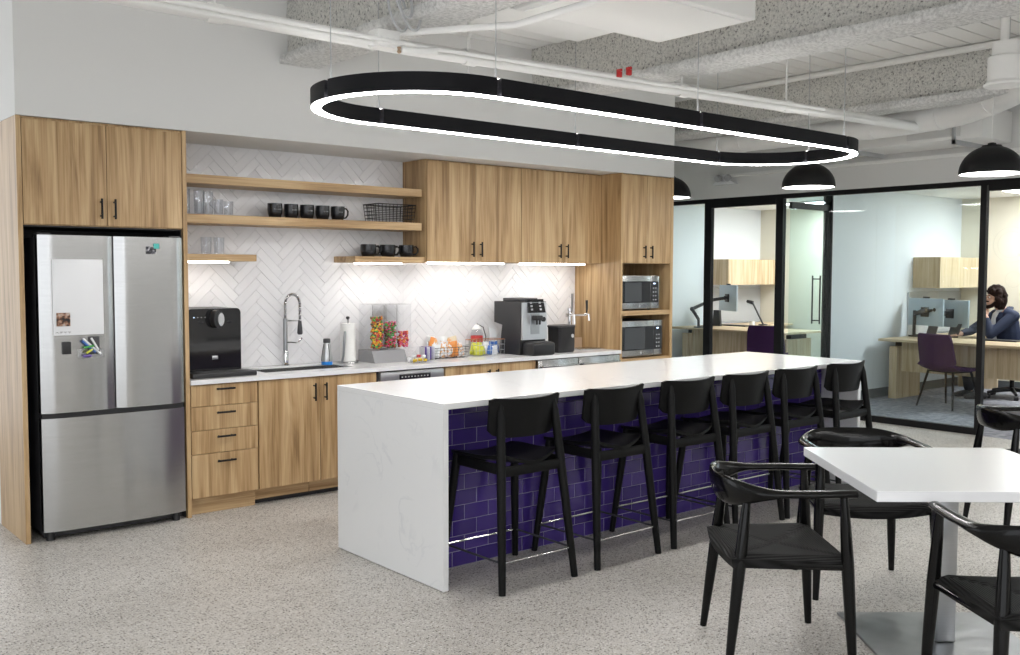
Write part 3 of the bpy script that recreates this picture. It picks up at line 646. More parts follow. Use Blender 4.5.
t = base('base_cabinet', 'oak two-door base cabinet under the snack baskets', 4.313, 5.222)
part('carcass', B(4.313, 5.222, YF+.022, YB-.004, .11, CB-.001), 'oak', t); part('toe_kick', B(4.313, 5.222, YF+.065, YF+.085, 0, .11), 'oak_x', t)
front('door', 4.315, 4.763, YF+.021, .113, .829, t, bar_v(4.722, YF+.001, .668, .788)); front('door', 4.763, 5.220, YF+.021, .113, .829, t, bar_v(4.806, YF+.001, .668, .788))
t = base('undercounter_fridge', 'stainless steel undercounter drink cooler with two bar-handled doors', 5.238, 6.196, 'cooler')
part('body', B(5.24, 6.194, YF+.03, YB-.004, .03, .828), 'dark_grey', t)
for x0, x1 in ((5.242, 5.690),(5.697, 6.192)):
    d = part('door', B(x0, x1, YF-.004, YF+.028, .10, .826, bev=.003), 'steel', t)
    part('handle', MB().box(x0+.02,x1-.02,YF-.040,YF-.024,.765,.780,bev=.004).box(x0+.05,x0+.065,YF-.026,YF-.003,.766,.779).box(x1-.065,x1-.05,YF-.026,YF-.003,.766,.779), 'steel', d)
part('kick_plate', B(5.242, 6.192, YF+.05, YF+.07, 0, .095), 'black_plastic', t)
# countertop with sink cut-out
SX0, SX1, SY0, SY1 = 2.93, 3.62, 6.07, 6.37
mb = MB(); CY0 = YF-.018
for x0, x1, y0, y1 in ((2.353, SX0, CY0, YB-.004),(SX1, 6.196, CY0, YB-.004),(SX0, SX1, CY0, SY0),(SX0, SX1, SY1, YB-.004)): mb.box(x0, x1, y0, y1, CB, CT)
bmesh.ops.remove_doubles(mb.bm, verts=mb.bm.verts[:], dist=1e-5)
single('countertop', mb, 'quartz', 'white stone countertop running along the herringbone wall', 'countertop', (4.2, 6.2, CB))
mb = MB(); e = .004
def tray(mb, x0, x1, y0, y1, z0, z1, w):
    mb.box(x0,x1,y0,y1,z0,z0+w).box(x0,x0+w,y0,y1,z0+w,z1).box(x1-w,x1,y0,y1,z0+w,z1).box(x0+w,x1-w,y0,y0+w,z0+w,z1).box(x0+w,x1-w,y1-w,y1,z0+w,z1)
    return mb
t = thing('sink', 'undermounted stainless steel sink in the white counter', 'sink', (3.27, 6.2, .66))
part('basin', tray(MB(), SX0+.001, SX1-.001, SY0+.001, SY1-.001, .66, .855, .004), 'steel', t); part('drain', MB().lathe([(.04,.0),(.045,.004),(.02,.005)], (3.27,6.22,.664), 20), 'chrome', t)
# faucet
FXX, FYY = 3.262, 6.43
t = thing('faucet', 'chrome spring-neck kitchen faucet behind the sink', 'faucet', (FXX, FYY, CT))
part('base', MB().lathe([(.03,0),(.03,.012),(.022,.02),(.022,.10),(.02,.105)], (FXX,FYY,CT), 18), 'chrome', t)
part('column', MB().cyl((FXX,FYY,CT+.10),(FXX,FYY,CT+.34),.016,n=14), 'steel_dark', t)
pts = []; dx, dy = .085, -.06
for i in range(90):
    u = i/89
    if u < .25: base_p = Vector((FXX,FYY,CT+.34+u/.25*.10))
    elif u < .75: an = math.pi*(u-.25)/.5; base_p = Vector((FXX+dx/2*(1-math.cos(an)), FYY+dy/2*(1-math.cos(an)), CT+.44+.075*math.sin(an)))
    else: base_p = Vector((FXX+dx, FYY+dy, CT+.44-(u-.75)/.25*.11))
    pts.append(base_p)
part('hose', MB().tube(pts, .007, 8), 'dark_grey', t)
sp = MB(); hel = []
for i in range(700):
    u = i/699*(len(pts)-1); k = min(int(u), len(pts)-2); b0 = pts[k]+(pts[k+1]-pts[k])*(u-k); tt = (pts[k+1]-pts[k]).normalized(); n1 = Vector((.577,.816,0)); n2 = tt.cross(n1).normalized(); an = i*.42
    hel.append(b0+(n1*math.cos(an)+n2*math.sin(an))*.011)
part('spring', sp.tube(hel, .0026, 4), 'chrome', t)
part('spray_head', MB().lathe([(.014,.0),(.02,.01),(.017,.05),(.012,.10)], (FXX+dx,FYY+dy,CT+.225), 16), 'dark_grey', t)
part('dock_arm', MB().tube([(FXX,FYY,CT+.325),(FXX+dx,FYY+dy,CT+.325)],.006,8), 'chrome', t)
part('lever', MB().tube([(FXX,FYY,CT+.17),(FXX+.03,FYY-.025,CT+.17),(FXX+.075,FYY-.05,CT+.165),(FXX+.10,FYY-.06,CT+.20)],.007,8), 'chrome', t)
# hot and cold water dispenser
a = P(190,309,y=6.10); x0 = 2.41; x1 = P(240.5,309,y=6.10).x; zt = P(236,308,y=6.10).z
t = thing('water_dispenser', 'black glass-front water dispenser on the counter by the fridge', 'water dispenser', ((x0+x1)/2, 6.2, CT))
fr = [(x0,CT+.03),(x1,CT+.03)]+[(x1-.03+.03*math.cos(an), zt-.03+.03*math.sin(an)) for an in [math.pi/2*i/5 for i in range(6)]]+[(x0+.03-.03*math.sin(an), zt-.03+.03*math.cos(an)) for an in [math.pi/2*i/5 for i in range(6)]]
part('body', MB().prism(fr, 6.115, 6.44), 'dark_grey', t)
part('front_glass', MB().prism(fr, 6.10, 6.114), 'black_glass', t)
cx = P(216,318,y=6.08).x; cz = P(216,319,y=6.08).z
part('spout_housing', MB().sweep([(cx,6.10,cz+.0),(cx,6.03,cz)], [(.035,.06),(.035,.06)], n=20), 'black_plastic', t)
part('spout_button', MB().sweep([(cx+.008,6.029,cz),(cx+.008,6.015,cz)], [(.024,.045),(.021,.042)], n=20), 'silver', t)
for i in range(4): part('indicator', MB().cyl((x0+.045+.025*i,6.0995,cz+.012),(x0+.045+.025*i,6.097,cz+.012),.0035,n=8), 'blue_dot' if i == 0 else 'grey_plastic', t)
part('emblem', B(cx-.022, cx+.018, 6.097, 6.0995, CT+.105, CT+.13, bev=.001), 'silver', t)
for s in (-1,1): part('screw_cap', MB().sweep([(cx+s*.095,6.0995,cz-.02),(cx+s*.095,6.096,cz-.02)], [(.018,.007)]*2, n=12), 'black_plastic', t)
part('drip_tray', B(x0-.02, x1+.05, 5.965, 6.114, CT, CT+.032, bev=.006), 'black_plastic', t)
part('tray_grille', B(x0+.02, x1, 5.99, 6.09, CT+.032, CT+.035), 'dark_grey', t)
part('foot', B(x0+.01, x1-.01, 6.12, 6.42, CT, CT+.031), 'black_plastic', t)
# bottle, towel holder
x = 3.525; y = 6.30
t = thing('soap_bottle', 'clear tapered bottle with dark cap and blue base beside the sink', 'bottle', (x,y,CT))
part('liquid', MB().lathe([(.040,.002),(.041,.006),(.040,.026)], (x,y,CT), 20), 'blue_plastic', t)
part('bottle_body', MB().lathe([(.041,.0265),(.042,.05),(.034,.10),(.024,.15),(.022,.16)], (x,y,CT), 20), 'silver', t)
part('bottle_ribs', MB().tube([(x-.0425,y,CT+.03),(x-.035,y,CT+.10),(x-.024,y,CT+.155)],.003,6).tube([(x+.0425,y,CT+.03),(x+.035,y,CT+.10),(x+.024,y,CT+.155)],.003,6).tube([(x,y-.0425,CT+.03),(x,y-.035,CT+.10),(x,y-.024,CT+.155)],.003,6), 'dark_grey', t)
part('cap', MB().lathe([(.024,.161),(.026,.165),(.026,.185),(.022,.192)], (x,y,CT), 18), 'dark_grey', t)
x, y = 3.725, 6.34
t = thing('paper_towel_holder', 'white paper towel roll on a steel stand beside the sink', 'paper towel', (x,y,CT))
part('base', MB().lathe([(.075,0),(.078,.004),(.075,.012)], (x,y,CT), 28), 'steel', t)
part('roll', MB().lathe([(.02,.014),(.056,.014),(.056,.295),(.02,.295)], (x,y,CT), 28), 'paper', t)
part('rod', MB().cyl((x,y,CT+.012),(x,y,CT+.325),.007,n=10), 'steel', t)
part('finial', MB().lathe([(.006,.322),(.015,.335),(.012,.345),(.004,.348)], (x,y,CT), 14), 'black_plastic', t)
part('tension_arm', MB().tube([(x-.07,y-.03,CT+.01),(x-.065,y-.045,CT+.06),(x-.06,y-.05,CT+.16),(x-.055,y-.05,CT+.24)],[.008,.008,.010,.008],8), 'steel_dark', t)
# candy dispenser
CX0, CX1, CYF, CYB = 3.85, 4.20, 6.18, 6.40
t = thing('candy_dispenser', 'clear three-bin candy dispenser filled with bright sweets', 'candy dispenser', ((CX0+CX1)/2, 6.3, CT))
part('stand', MB().prism([(CYF-.015,CT),(CYB,CT),(CYB,CT+.09),(CYF+.03,CT+.09)], CX0, CX1-.06, 'yz'), 'grey_wall', t)
cw = (CX1-CX0)/3
for i in range(3):
    xa, xb = CX0+i*cw+.004, CX0+(i+1)*cw-.004
    bn = part('bin', MB().box(xa,xb,CYF+.02,CYF+.023,CT+.16,CT+.43).box(xa,xb,CYB-.003,CYB,CT+.09,CT+.43).box(xa,xa+.003,CYF+.023,CYB-.003,CT+.095,CT+.43).box(xb-.003,xb,CYF+.023,CYB-.003,CT+.095,CT+.43), 'clear_acrylic', t)
    part('lid', B(xa-.004,xb+.004,CYF+.012,CYB+.004,CT+.431,CT+.437), 'clear_acrylic', bn)
    part('chute', MB().prism([(CYF-.02,CT+.10),(CYF+.02,CT+.10),(CYF+.02,CT+.16)], xa, xb, 'yz'), 'clear_acrylic', bn)
    fill = (.17,.13,.055)[i]; rs = random.Random(i+5); cols = (('candy_orange','candy_green','candy_yellow','candy_red','candy_brown'),('candy_green','candy_pink','candy_red','candy_brown'),('candy_red','candy_pink','candy_orange'))[i]
    for ci, cc in enumerate(cols):
        mb = MB()
        for k in range((90,75,40)[i]):
            px_, py_, pz_ = rs.uniform(xa+.010,xb-.010), rs.uniform(CYF+.034,CYF+.065), CT+.11+rs.uniform(0,1)*(fill+.06)
            mb.ball((px_,py_,pz_), .0095, .0095, .008, 6, 4)
        o = part('sweets', mb, cc, bn); o['kind'] = 'stuff'
# snacks
def bag(name, c, w, h, d, mat, lb, cat='snack', rz=0.0, tilt=0.0, group=None):
    mb = MB(); nx, nz = 8, 8; sides = []
    rs = random.Random(int(c[0]*1000)+int(h*977)); rs0 = rs.uniform(-.28,.28) if w < .08 else 0.0
    for s in (-1, 1):
        g = []
        for j in range(nz+1):
            row = []
            for i in range(nx+1):
                u, v = i/nx*2-1, j/nz*2-1
                k = max(0, (1-u*u)*(1-v*v))**.55
                yy = s*d/2*k+rs.uniform(-1,1)*d*.15*k
                p = Vector((u*w/2*(1-.05*k), yy, h*(v+1)/2)); p = Matrix.Rotation(tilt, 3, 'X')@Matrix.Rotation(rs0, 3, 'Y')@p; p = Matrix.Rotation(rz, 3, 'Z')@p
                row.append(mb.bm.verts.new(p+Vector(c)))
            g.append(row)
        sides.append(g)
    for s in (0, 1):
        for j in range(nz):
            for i in range(nx): mb.face((sides[s][j][i], sides[s][j][i+1], sides[s][j+1][i+1], sides[s][j+1][i]))
    bmesh.ops.remove_doubles(mb.bm, verts=mb.bm.verts[:], dist=.0008)
    return single(name, mb, mat, lb, cat, c, group, ang=60)
def wire_basket(name, lb, x0, x1, y0, y1, z0, z1, mat, nx, nz, r=.0025, flare=.0, rim=None):
    t = thing(name, lb, 'basket', ((x0+x1)/2, (y0+y1)/2, z0))
    def rect(z, e): return [(x0-e,y0-e,z),(x1+e,y0-e,z),(x1+e,y1+e,z),(x0-e,y1+e,z)]
    part('rim', MB().tube(rect(z1, flare), r*1.7, 6, closed=True), rim or mat, t)
    wr = MB()
    for k in range(nz): wr.tube(rect(z0+r+(z1-z0)*k/nz, flare*k/nz), r, 5, closed=True)
    for i in range(nx+1):
        u = i/nx; xx = x0+(x1-x0)*u; xt = xx+(2*u-1)*flare
        wr.tube([(xt,y0-flare,z1),(xx,y0,z0+r),(xx,y1,z0+r),(xt,y1+flare,z1)], r, 5)
    ny = max(3, int(nx*(y1-y0)/(x1-x0)))
    for i in range(1, ny):
        yy = y0+(y1-y0)*i/ny; wr.tube([(x0-flare,yy,z1),(x0,yy,z0+r),(x1,yy,z0+r),(x1+flare,yy,z1)], r, 5)
    part('wire_mesh', wr, mat, t)
    return t
# clear scoop bin of mixed sweets
def acrylic_bin(lb, x0, x1, y0, y1, h):
    t = thing('snack_bin', lb, 'snack bin', ((x0+x1)/2,(y0+y1)/2,CT)); w = .003
    part('walls', MB().box(x0,x1,y0,y1,CT,CT+w).prism([(y0,CT+w),(y1,CT+w),(y1,CT+h),(y0-.02,CT+h*.8)], x0, x0+w, 'yz').prism([(y0,CT+w),(y1,CT+w),(y1,CT+h),(y0-.02,CT+h*.8)], x1-w, x1, 'yz').box(x0+w,x1-w,y0,y0+w,CT+w,CT+h*.6).box(x0+w,x1-w,y1-w,y1,CT+w,CT+h), 'clear_acrylic', t)
acrylic_bin('clear acrylic bin of yellow and white wrapped sweets', 4.085, 4.245, 6.00, 6.13, .115)
rs = random.Random(11)
for i in range(9):
    m = ('candy_yellow','pack_white','pack_red')[(0,0,0,1,1,1,1,2,1)[i]]
    c = (4.120+.044*(i%3), 6.035+.040*((i//3)%2)+.02*(i//6), CT+.006+.026*(i//6)+.004*(i%2))
    bag('wrapped_sweet', c, .038, .022, .022, m, {'candy_yellow':'yellow wrapped sweet in the clear bin','pack_white':'white wrapped sweet in the clear bin','pack_red':'red wrapped sweet in the clear bin'}[m], 'sweet', rs.uniform(-.3,.3), 0, 'sweets in the clear bin')
for i in range(5):
    bag('snack_bar', (4.275+.023*i, 6.17+.012*(i%2), CT+.004), .085, .10, .014, 'pack_purple' if i%2 else 'pack_white', 'purple wrapped snack bar standing in the row beside the clear bin' if i%2 else 'white wrapped snack bar standing in the row beside the clear bin', 'snack bar', 1.50, 0, 'snack bars beside the clear bin')
wire_basket('wire_basket', 'dark wire basket of crisp packets on the counter', 4.39, 4.725, 6.18, 6.34, CT, CT+.085, 'dark_grey', 10, 4, .0012, .008)
for i in range(10):
    m = ('pack_white','wrap_mix','wrap_mix','pack_orange','wrap_mix','pack_orange','wrap_mix','pack_white','wrap_mix','pack_cream')[i]
    bag('crisp_packet', (4.43+.064*(i%5), 6.222+.072*(i//5), CT+.008), .074, .105+.035*(i//5)+.02*(i%2), .044, m, {'pack_white':'white crisp packet in the dark wire basket','wrap_mix':'multicoloured crisp packet in the dark wire basket','pack_orange':'orange crisp packet in the dark wire basket','pack_cream':'cream crisp packet in the dark wire basket'}[m], 'snack', .3*((i%3)-1), (.12,-.1,.05)[i%3], 'crisp packets in the basket')
single('spare_cup', MB().lathe([(.033,0),(.04,.10),(.042,.105),(.036,.11),(.036,.16),(.03,.165),(.0,.166)], (4.55,6.44,CT), 20), 'white_gloss', 'white lidded canister behind the crisp basket', 'canister', (4.55,6.44,CT))
single('spare_cup', MB().lathe([(.036,0),(.036,.10),(.038,.12),(.02,.13),(0,.13)], (4.78,6.45,CT), 20), 'white_lam', 'short white jar behind the crisp basket', 'jar', (4.78,6.45,CT))
t = thing('tall_jar', 'glass jar with a red band and steel clip behind the lime packets', 'jar', (4.985,6.40,CT))
part('glass', MB().lathe([(.048,.0),(.05,.01),(.05,.17),(.04,.19),(.04,.20),(.036,.20)], (4.985,6.40,CT), 20), 'tumbler_glass', t)
part('band', MB().lathe([(.051,.10),(.0515,.11),(.0515,.145),(.051,.15)], (4.985,6.40,CT), 20, False, False), 'pack_red', t)
part('lid', MB().lathe([(.043,.201),(.045,.21),(.03,.225),(.02,.24),(0,.245)], (4.985,6.40,CT), 20), 'white_gloss', t)
part('clip', MB().tube([(5.03,6.37,CT+.05),(5.05,6.36,CT+.14),(5.03,6.37,CT+.22),(4.985,6.40,CT+.25)], .004, 6), 'dark_grey', t)
wire_basket('wire_basket', 'copper-rimmed wire basket of lime and blue packets beside the coffee machine', 4.80, 5.09, 6.17, 6.30, CT, CT+.13, 'silver', 8, 3, .0018, .004, 'copper')
for i in range(9):
    m = ('pack_lime','pack_lime','pack_blue','pack_white','pack_lime','pack_lime','pack_white','pack_blue','pack_blue')[i]
    bag('sweet_bag', (4.832+.064*((i%5) if i < 4 else (i-4)%5)+(.0 if i < 4 else -.004), 6.205+.055*(1 if i > 3 else 0), CT+.008), .058, (.07 if i < 4 else .10), .034, m, {'pack_lime':'lime green snack bag in the copper-rimmed basket','pack_blue':'blue snack bag in the copper-rimmed basket','pack_white':'white snack bag in the copper-rimmed basket'}[m], 'snack', .15*((i%3)-1), 0, 'small bags in the copper-rimmed basket')
# coffee machine
KX0, KX1, KY, KB = 5.160, 5.432, 6.02, 6.385
t = thing('coffee_machine', 'black and silver bean-to-cup coffee machine on the counter', 'coffee machine', ((KX0+KX1)/2, 6.2, CT))
part('body', MB().prism([(KY+.03,CT),(KY+.30,CT),(KY+.26,CT+.24),(KB,CT+.26),(KB,CT+.435),(KY+.02,CT+.435)], KX0, KX1, 'yz'), 'black_plastic', t)
part('front_panel', MB().prism([(KY,CT+.125),(KY+.03,CT+.125),(KY+.03,CT+.43),(KY+.012,CT+.43)], KX0+.004, KX1-.004, 'yz'), 'silver', t)
part('spout_recess', B(KX0+.09, KX1-.09, KY-.002, KY+.02, CT+.17, CT+.34), 'steel_dark', t)
part('spout', MB().box(KX0+.10,KX1-.10,KY-.06,KY+.01,CT+.285,CT+.325,bev=.008).cyl((KX0+.12,KY-.04,CT+.25),(KX0+.12,KY-.04,CT+.285),.009,n=10).cyl((KX1-.12,KY-.04,CT+.25),(KX1-.12,KY-.04,CT+.285),.009,n=10), 'black_plastic', t)
sc = part('display', MB().prism([(KY-.012,CT+.345),(KY+.012,CT+.345),(KY+.04,CT+.455),(KY+.02,CT+.455)], KX0+.06, KX1-.03, 'yz'), 'black_glass', t)
for s in (0,1):
    for k in range(3): part('display_key', B(KX0+.085+s*.095, KX0+.105+s*.095, KY-.010+.007*k, KY-.004+.007*k, CT+.365+.027*k, CT+.380+.027*k), 'grey_plastic', sc)
part('dial', MB().cyl((KX1-.05,KY,CT+.29),(KX1-.05,KY-.014,CT+.29),.02,n=18), 'black_plastic', t)
part('drip_tray', B(KX0+.02, KX1-.01, KY-.115, KY+.03, CT, CT+.105, bev=.02, seg=3), 'black_plastic', t)
part('cup_grate', B(KX0+.045, KX1-.035, KY-.095, KY+.005, CT+.105, CT+.110), 'dark_grey', t)
part('bean_hopper', B(KX0+.05, KX1-.02, KY+.10, KB-.05, CT+.435, CT+.462, bev=.006), 'dark_grey', t)
single('filter_board', MB().prism([(5.09,CT),(5.155,CT),(5.135,CT+.20),(5.06,CT+.22)], 6.33, 6.345), 'pack_white', 'white card leaning behind the coffee machine', 'card', (5.1,6.33,CT))
x, y = 5.665, 6.10
t = thing('waste_bin', 'black countertop canister with small round emblem beside the coffee machine', 'canister', (x,y,CT))
part('body', MB().rings([[(x+sx*(w), y+sy*(w*.85), CT+z) for sx, sy in ((-1,-.8),(-.8,-1),(.8,-1),(1,-.8),(1,.8),(.8,1),(-.8,1),(-1,.8))] for w, z in ((.085,0),(.092,.01),(.096,.205),(.10,.215))]), 'black_plastic', t)
part('lid', MB().rings([[(x+sx*(w), y+sy*(w*.85), CT+z) for sx, sy in ((-1,-.8),(-.8,-1),(.8,-1),(1,-.8),(1,.8),(.8,1),(-.8,1),(-1,.8))] for w, z in ((.101,.216),(.101,.226),(.09,.231))]), 'dark_grey', t)
part('emblem', MB().cyl((x+.05,y-.085,CT+.14),(x+.05,y-.0875,CT+.14),.016,n=18), 'grey_plastic', t)
# drink tap
x, y = 5.95, 6.30
t = thing('drink_tap', 'chrome two-handle drink tap tower against the oak panel', 'drink tap', (x,y,CT))
part('tower', MB().lathe([(.035,0),(.035,.01),(.019,.02),(.019,.33),(.024,.335),(.024,.36),(.0,.37)], (x,y,CT), 18), 'chrome', t)
part('cross_arm', MB().tube([(x-.05,y,CT+.30),(x+.14,y-.06,CT+.30)],.013,10), 'chrome', t)
h1 = part('faucet_spout', MB().tube([(x-.01,y-.02,CT+.31),(x-.01,y-.07,CT+.305),(x-.01,y-.075,CT+.22)],.010,8), 'chrome', t)
part('tap_handle', MB().tube([(x-.01,y-.04,CT+.33),(x-.012,y-.045,CT+.40),(x-.012,y-.045,CT+.49)],[.006,.010,.011],8), 'steel_dark', h1)
h2 = part('faucet_spout', MB().tube([(x+.13,y-.06,CT+.31),(x+.13,y-.11,CT+.305),(x+.13,y-.115,CT+.25)],.010,8), 'chrome', t)
part('tap_handle', MB().tube([(x+.13,y-.08,CT+.32),(x+.128,y-.085,CT+.36),(x+.125,y-.085,CT+.43)],[.006,.010,.012],8), 'black_plastic', h2)
part('drip_plate', B(x-.06, x+.20, y-.20, y-.03, CT, CT+.012, bev=.003), 'steel', t)
single('copper_reflection', tray(MB(), 6.06, 6.16, 6.36, 6.46, CT, CT+.09, .003), 'cardboard', 'brown open shape drawn for a copper reflection behind the drink tap', 'box', (6.11,6.41,CT))  # brown shape stands in for a copper-brown reflection
# shelves
SF = 6.19
def shelf(lb, x0, x1, z0, z1, led=None):
    t = thing('wall_shelf', lb, 'shelf', ((x0+x1)/2, 6.35, z0))
    part('board', B(x0, x1, SF, YB-.004, z0, z1, bev=.0015, seg=1), 'oak_x', t)
    if led:
        lb_ = part('led_bar', B(led[0], led[1], SF+.05, SF+.11, z0-.012, z0-.0005), 'led_bar', t)
    return t
shelf('long oak wall shelf, the upper one with nothing on it', 2.354, 4.290, 2.112, 2.170)
shelf('long oak wall shelf carrying tumblers, black mugs and a wire basket', 2.354, 4.290, 1.856, 1.914)
shelf('short lit oak shelf above the water dispenser', 2.354, 2.934, 1.610, 1.655, (2.40,2.76))
shelf('short lit oak shelf with stacked black bowls beside the wall cupboard', 3.700, 4.316, 1.610, 1.655, (3.76,4.14))
SZ = 1.914; YM = 6.33
def tumbler(x, y, z, h, r, lb):
    o = single('tumbler', MB().rings([[(x+rr*math.cos(2*math.pi*k/20), y+rr*math.sin(2*math.pi*k/20), z+zz) for k in range(20)] for rr, zz in ((.001,.004),(r*.86,.002),(r*.9,.006),(r,h),(r-.003,h),(r*.86,.014),(.001,.014))], True, True), 'tumbler_glass', lb, 'glass', (x,y,z), 'glasses on the shelves')
for x, h, lb in ((2.50,.17,'tall clear tumbler on the long shelf against the fridge panel'),(2.595,.165,'second clear tumbler from the fridge panel on the long shelf'),(2.658,.16,'third clear tumbler from the fridge panel on the long shelf'),(2.728,.11,'fourth clear tumbler from the fridge panel, short, on the long shelf'),(2.80,.10,'last short clear tumbler of the row, towards the black mugs')):
    tumbler(x, YM, SZ, h, .034, lb)
for x, lb in ((2.64,'clear tumbler upside on the short lit shelf, nearer the fridge'),(2.73,'clear tumbler upside on the short lit shelf, nearer its free end')):
    tumbler(x, YM, 1.655, .115, .036, lb)
def mug(x, y, z, r, h, lb, rz=0.0, mark=True, group='black mugs in a row', name='mug', n=5):
    t = thing(name, lb, 'mug', (x,y,z), rz, group)
    part('cup', MB().rings([[(rr*math.cos(2*math.pi*k/24), rr*math.sin(2*math.pi*k/24), zz) for k in range(24)] for rr, zz in ((r*.70,0),(r*.80,h*.06),(r*.96,h*.35),(r,h*.6),(r*.98,h),(r*.90,h),(r*.88,h*.3),(r*.5,h*.10))]), 'black_ceramic', t, True)
    part('handle', MB().tube([(r*.92,0,h*.84),(r*1.35,0,h*.88),(r*1.66,0,h*.70),(r*1.62,0,h*.42),(r*1.3,0,h*.22),(r*.88,0,h*.18)], r*.11, 8), 'black_ceramic', t, True)
    if mark:
        mk = MB()
        for i in range(n):
            an = -math.pi/2-rz+(i-(n-1)/2)*.15; c, s = math.cos(an), math.sin(an)
            for dz in (0, .005):
                mk.tube([(r*1.002*math.cos(an-.035), r*1.002*math.sin(an-.035), h*.56+dz), (r*1.002*math.cos(an+.035), r*1.002*math.sin(an+.035), h*.56+dz*(.6 if i%2 else 1))], .0011, 4)
        part('lettering', mk, 'grey_plastic', t, True)
for i, lb in enumerate(('black mug with the widest white lettering, nearest the tumblers','black mug, second from the tumblers','black mug in the middle of the row of five','black mug, second from the wire basket','black mug at the end of the row, its handle free')):
    mug(3.142+i*.1245, YM, SZ, .052, .103, lb, 0.0 if i == 4 else .95, True, 'black mugs in a row', n=(8,5,5,5,4)[i])
for x, y, lb in ((3.86,6.265,'black bowl-like mug at the open end of the short shelf'),(3.94,6.40,'second black bowl-like mug on the short shelf'),(4.03,6.27,'third black bowl-like mug on the short shelf'),(4.12,6.40,'fourth black bowl-like mug on the short shelf'),(4.20,6.27,'black bowl-like mug against the wall cupboard, handle outwards')):
    mug(x, y, 1.655, .058, .090, lb, -.2, False, 'black mugs on the short shelf')
wire_basket('wire_basket', 'black wire basket on the long shelf beside the wall cupboard', 3.945, 4.255, 6.25, 6.44, SZ, SZ+.135, 'black_metal', 10, 5, .0025, .012)
# wall cupboards
YU = 6.161
def wallcab(lb, x0, x1, mid):
    t = thing('wall_cabinet', lb, 'cabinet', ((x0+x1)/2, 6.3, 1.62))
    part('carcass', B(x0, x1, YU+.021, YB-.004, 1.618, ZT-.002), 'oak', t)
    front('door', x0, mid, YU+.020, 1.618, 2.392, t, bar_v(mid-.042, YU, 1.662, 1.78)); front('door', mid, x1, YU+.020, 1.618, 2.392, t, bar_v(mid+.042, YU, 1.662, 1.78))
    part('led_bar', B(x0+.10, x1-.10, YU+.10, YU+.15, 1.605, 1.6175), 'led_bar', t)
wallcab('oak two-door wall cupboard at the end of the open shelves', 4.320, 5.263, 4.790); wallcab('oak two-door wall cupboard against the tall microwave unit', 5.265, 6.196, 5.728)
# tall microwave unit
t = thing('tall_cabinet', 'tall oak cabinet with two microwave niches and doors above', 'cabinet', (6.54, 6.2, 0))
part('side_panel', B(6.198, 6.222, YF, YB-.004, 0, ZT-.002), 'oak', t); part('side_panel', B(6.848, 6.884, YF, YB-.004, 0, ZT-.002), 'oak', t)
part('back_panel', B(6.222, 6.848, YB-.02, YB-.004, 0, 1.62), 'oak', t)
part('carcass', B(6.222, 6.848, YF+.022, YB-.004, 1.62, ZT-.002), 'oak', t)
front('door', 6.222, 6.530, YF+.021, 1.622, 2.392, t, bar_v(6.488, YF+.001, 1.665, 1.778)); front('door', 6.530, 6.848, YF+.021, 1.622, 2.392, t, bar_v(6.578, YF+.001, 1.665, 1.778))
part('niche_shelf', B(6.222, 6.848, YF+.004, YB-.02, 1.162, 1.203), 'oak_x', t); part('niche_shelf', B(6.222, 6.848, YF+.004, YB-.02, .745, .78), 'oak_x', t)
part('lower_front', B(6.224, 6.846, YF+.002, YF+.022, .11, .743), 'oak', t); part('toe_kick', B(6.222, 6.848, YF+.065, YF+.085, 0, .11), 'oak_x', t)
def microwave(lb, x0, x1, z0, z1):
    y0 = 5.955; t = thing('microwave', lb, 'microwave', ((x0+x1)/2, 6.15, z0-.012))
    part('case', B(x0, x1, y0+.03, 6.38, z0, z1, bev=.004), 'dark_grey', t)
    xp = x1-.12
    d = part('door', B(x0, xp, y0, y0+.03, z0, z1, bev=.004), 'steel', t)
    w = part('door_glass', B(x0+.02, xp-.004, y0-.003, y0+.001, z0+.055, z1-.05), 'black_glass', t)
    part('window', B(x0+.05, xp-.12, y0-.0045, y0-.003, z0+.065, z1-.06), 'oven_window', w)
    c = part('control_panel', B(xp+.003, x1, y0, y0+.03, z0, z1, bev=.004), 'steel', t)
    k = part('keypad', B(xp+.006, x1-.015, y0-.003, y0+.001, z0+.055, z1-.05), 'black_glass', t)
    for j in range(4):
        for i in range(2): part('key', B(xp+.03+.03*i, xp+.045+.03*i, y0-.0042, y0-.003, z0+.075+.035*j, z0+.085+.035*j), 'grey_plastic', k)
    part('clock_display', B(xp+.035, xp+.06, y0-.0045, y0-.003, z1-.075, z1-.065), 'blue_dot', k)
    part('emblem', MB().cyl(((x0+xp)/2+.05,y0,z0+.028),((x0+xp)/2+.05,y0-.002,z0+.028),.011,n=14), 'grey_plastic', t)
    for xx in (x0+.05, x1-.05): part('foot', MB().cyl((xx,y0+.08,z0-.012),(xx,y0+.08,z0),.015,n=10).cyl((xx,6.32,z0-.012),(xx,6.32,z0),.015,n=10), 'black_plastic', t)
microwave('steel microwave in the upper oak niche', 6.236, 6.74, 1.216, 1.512); microwave('steel microwave in the lower oak niche', 6.236, 6.79, .793, 1.110)
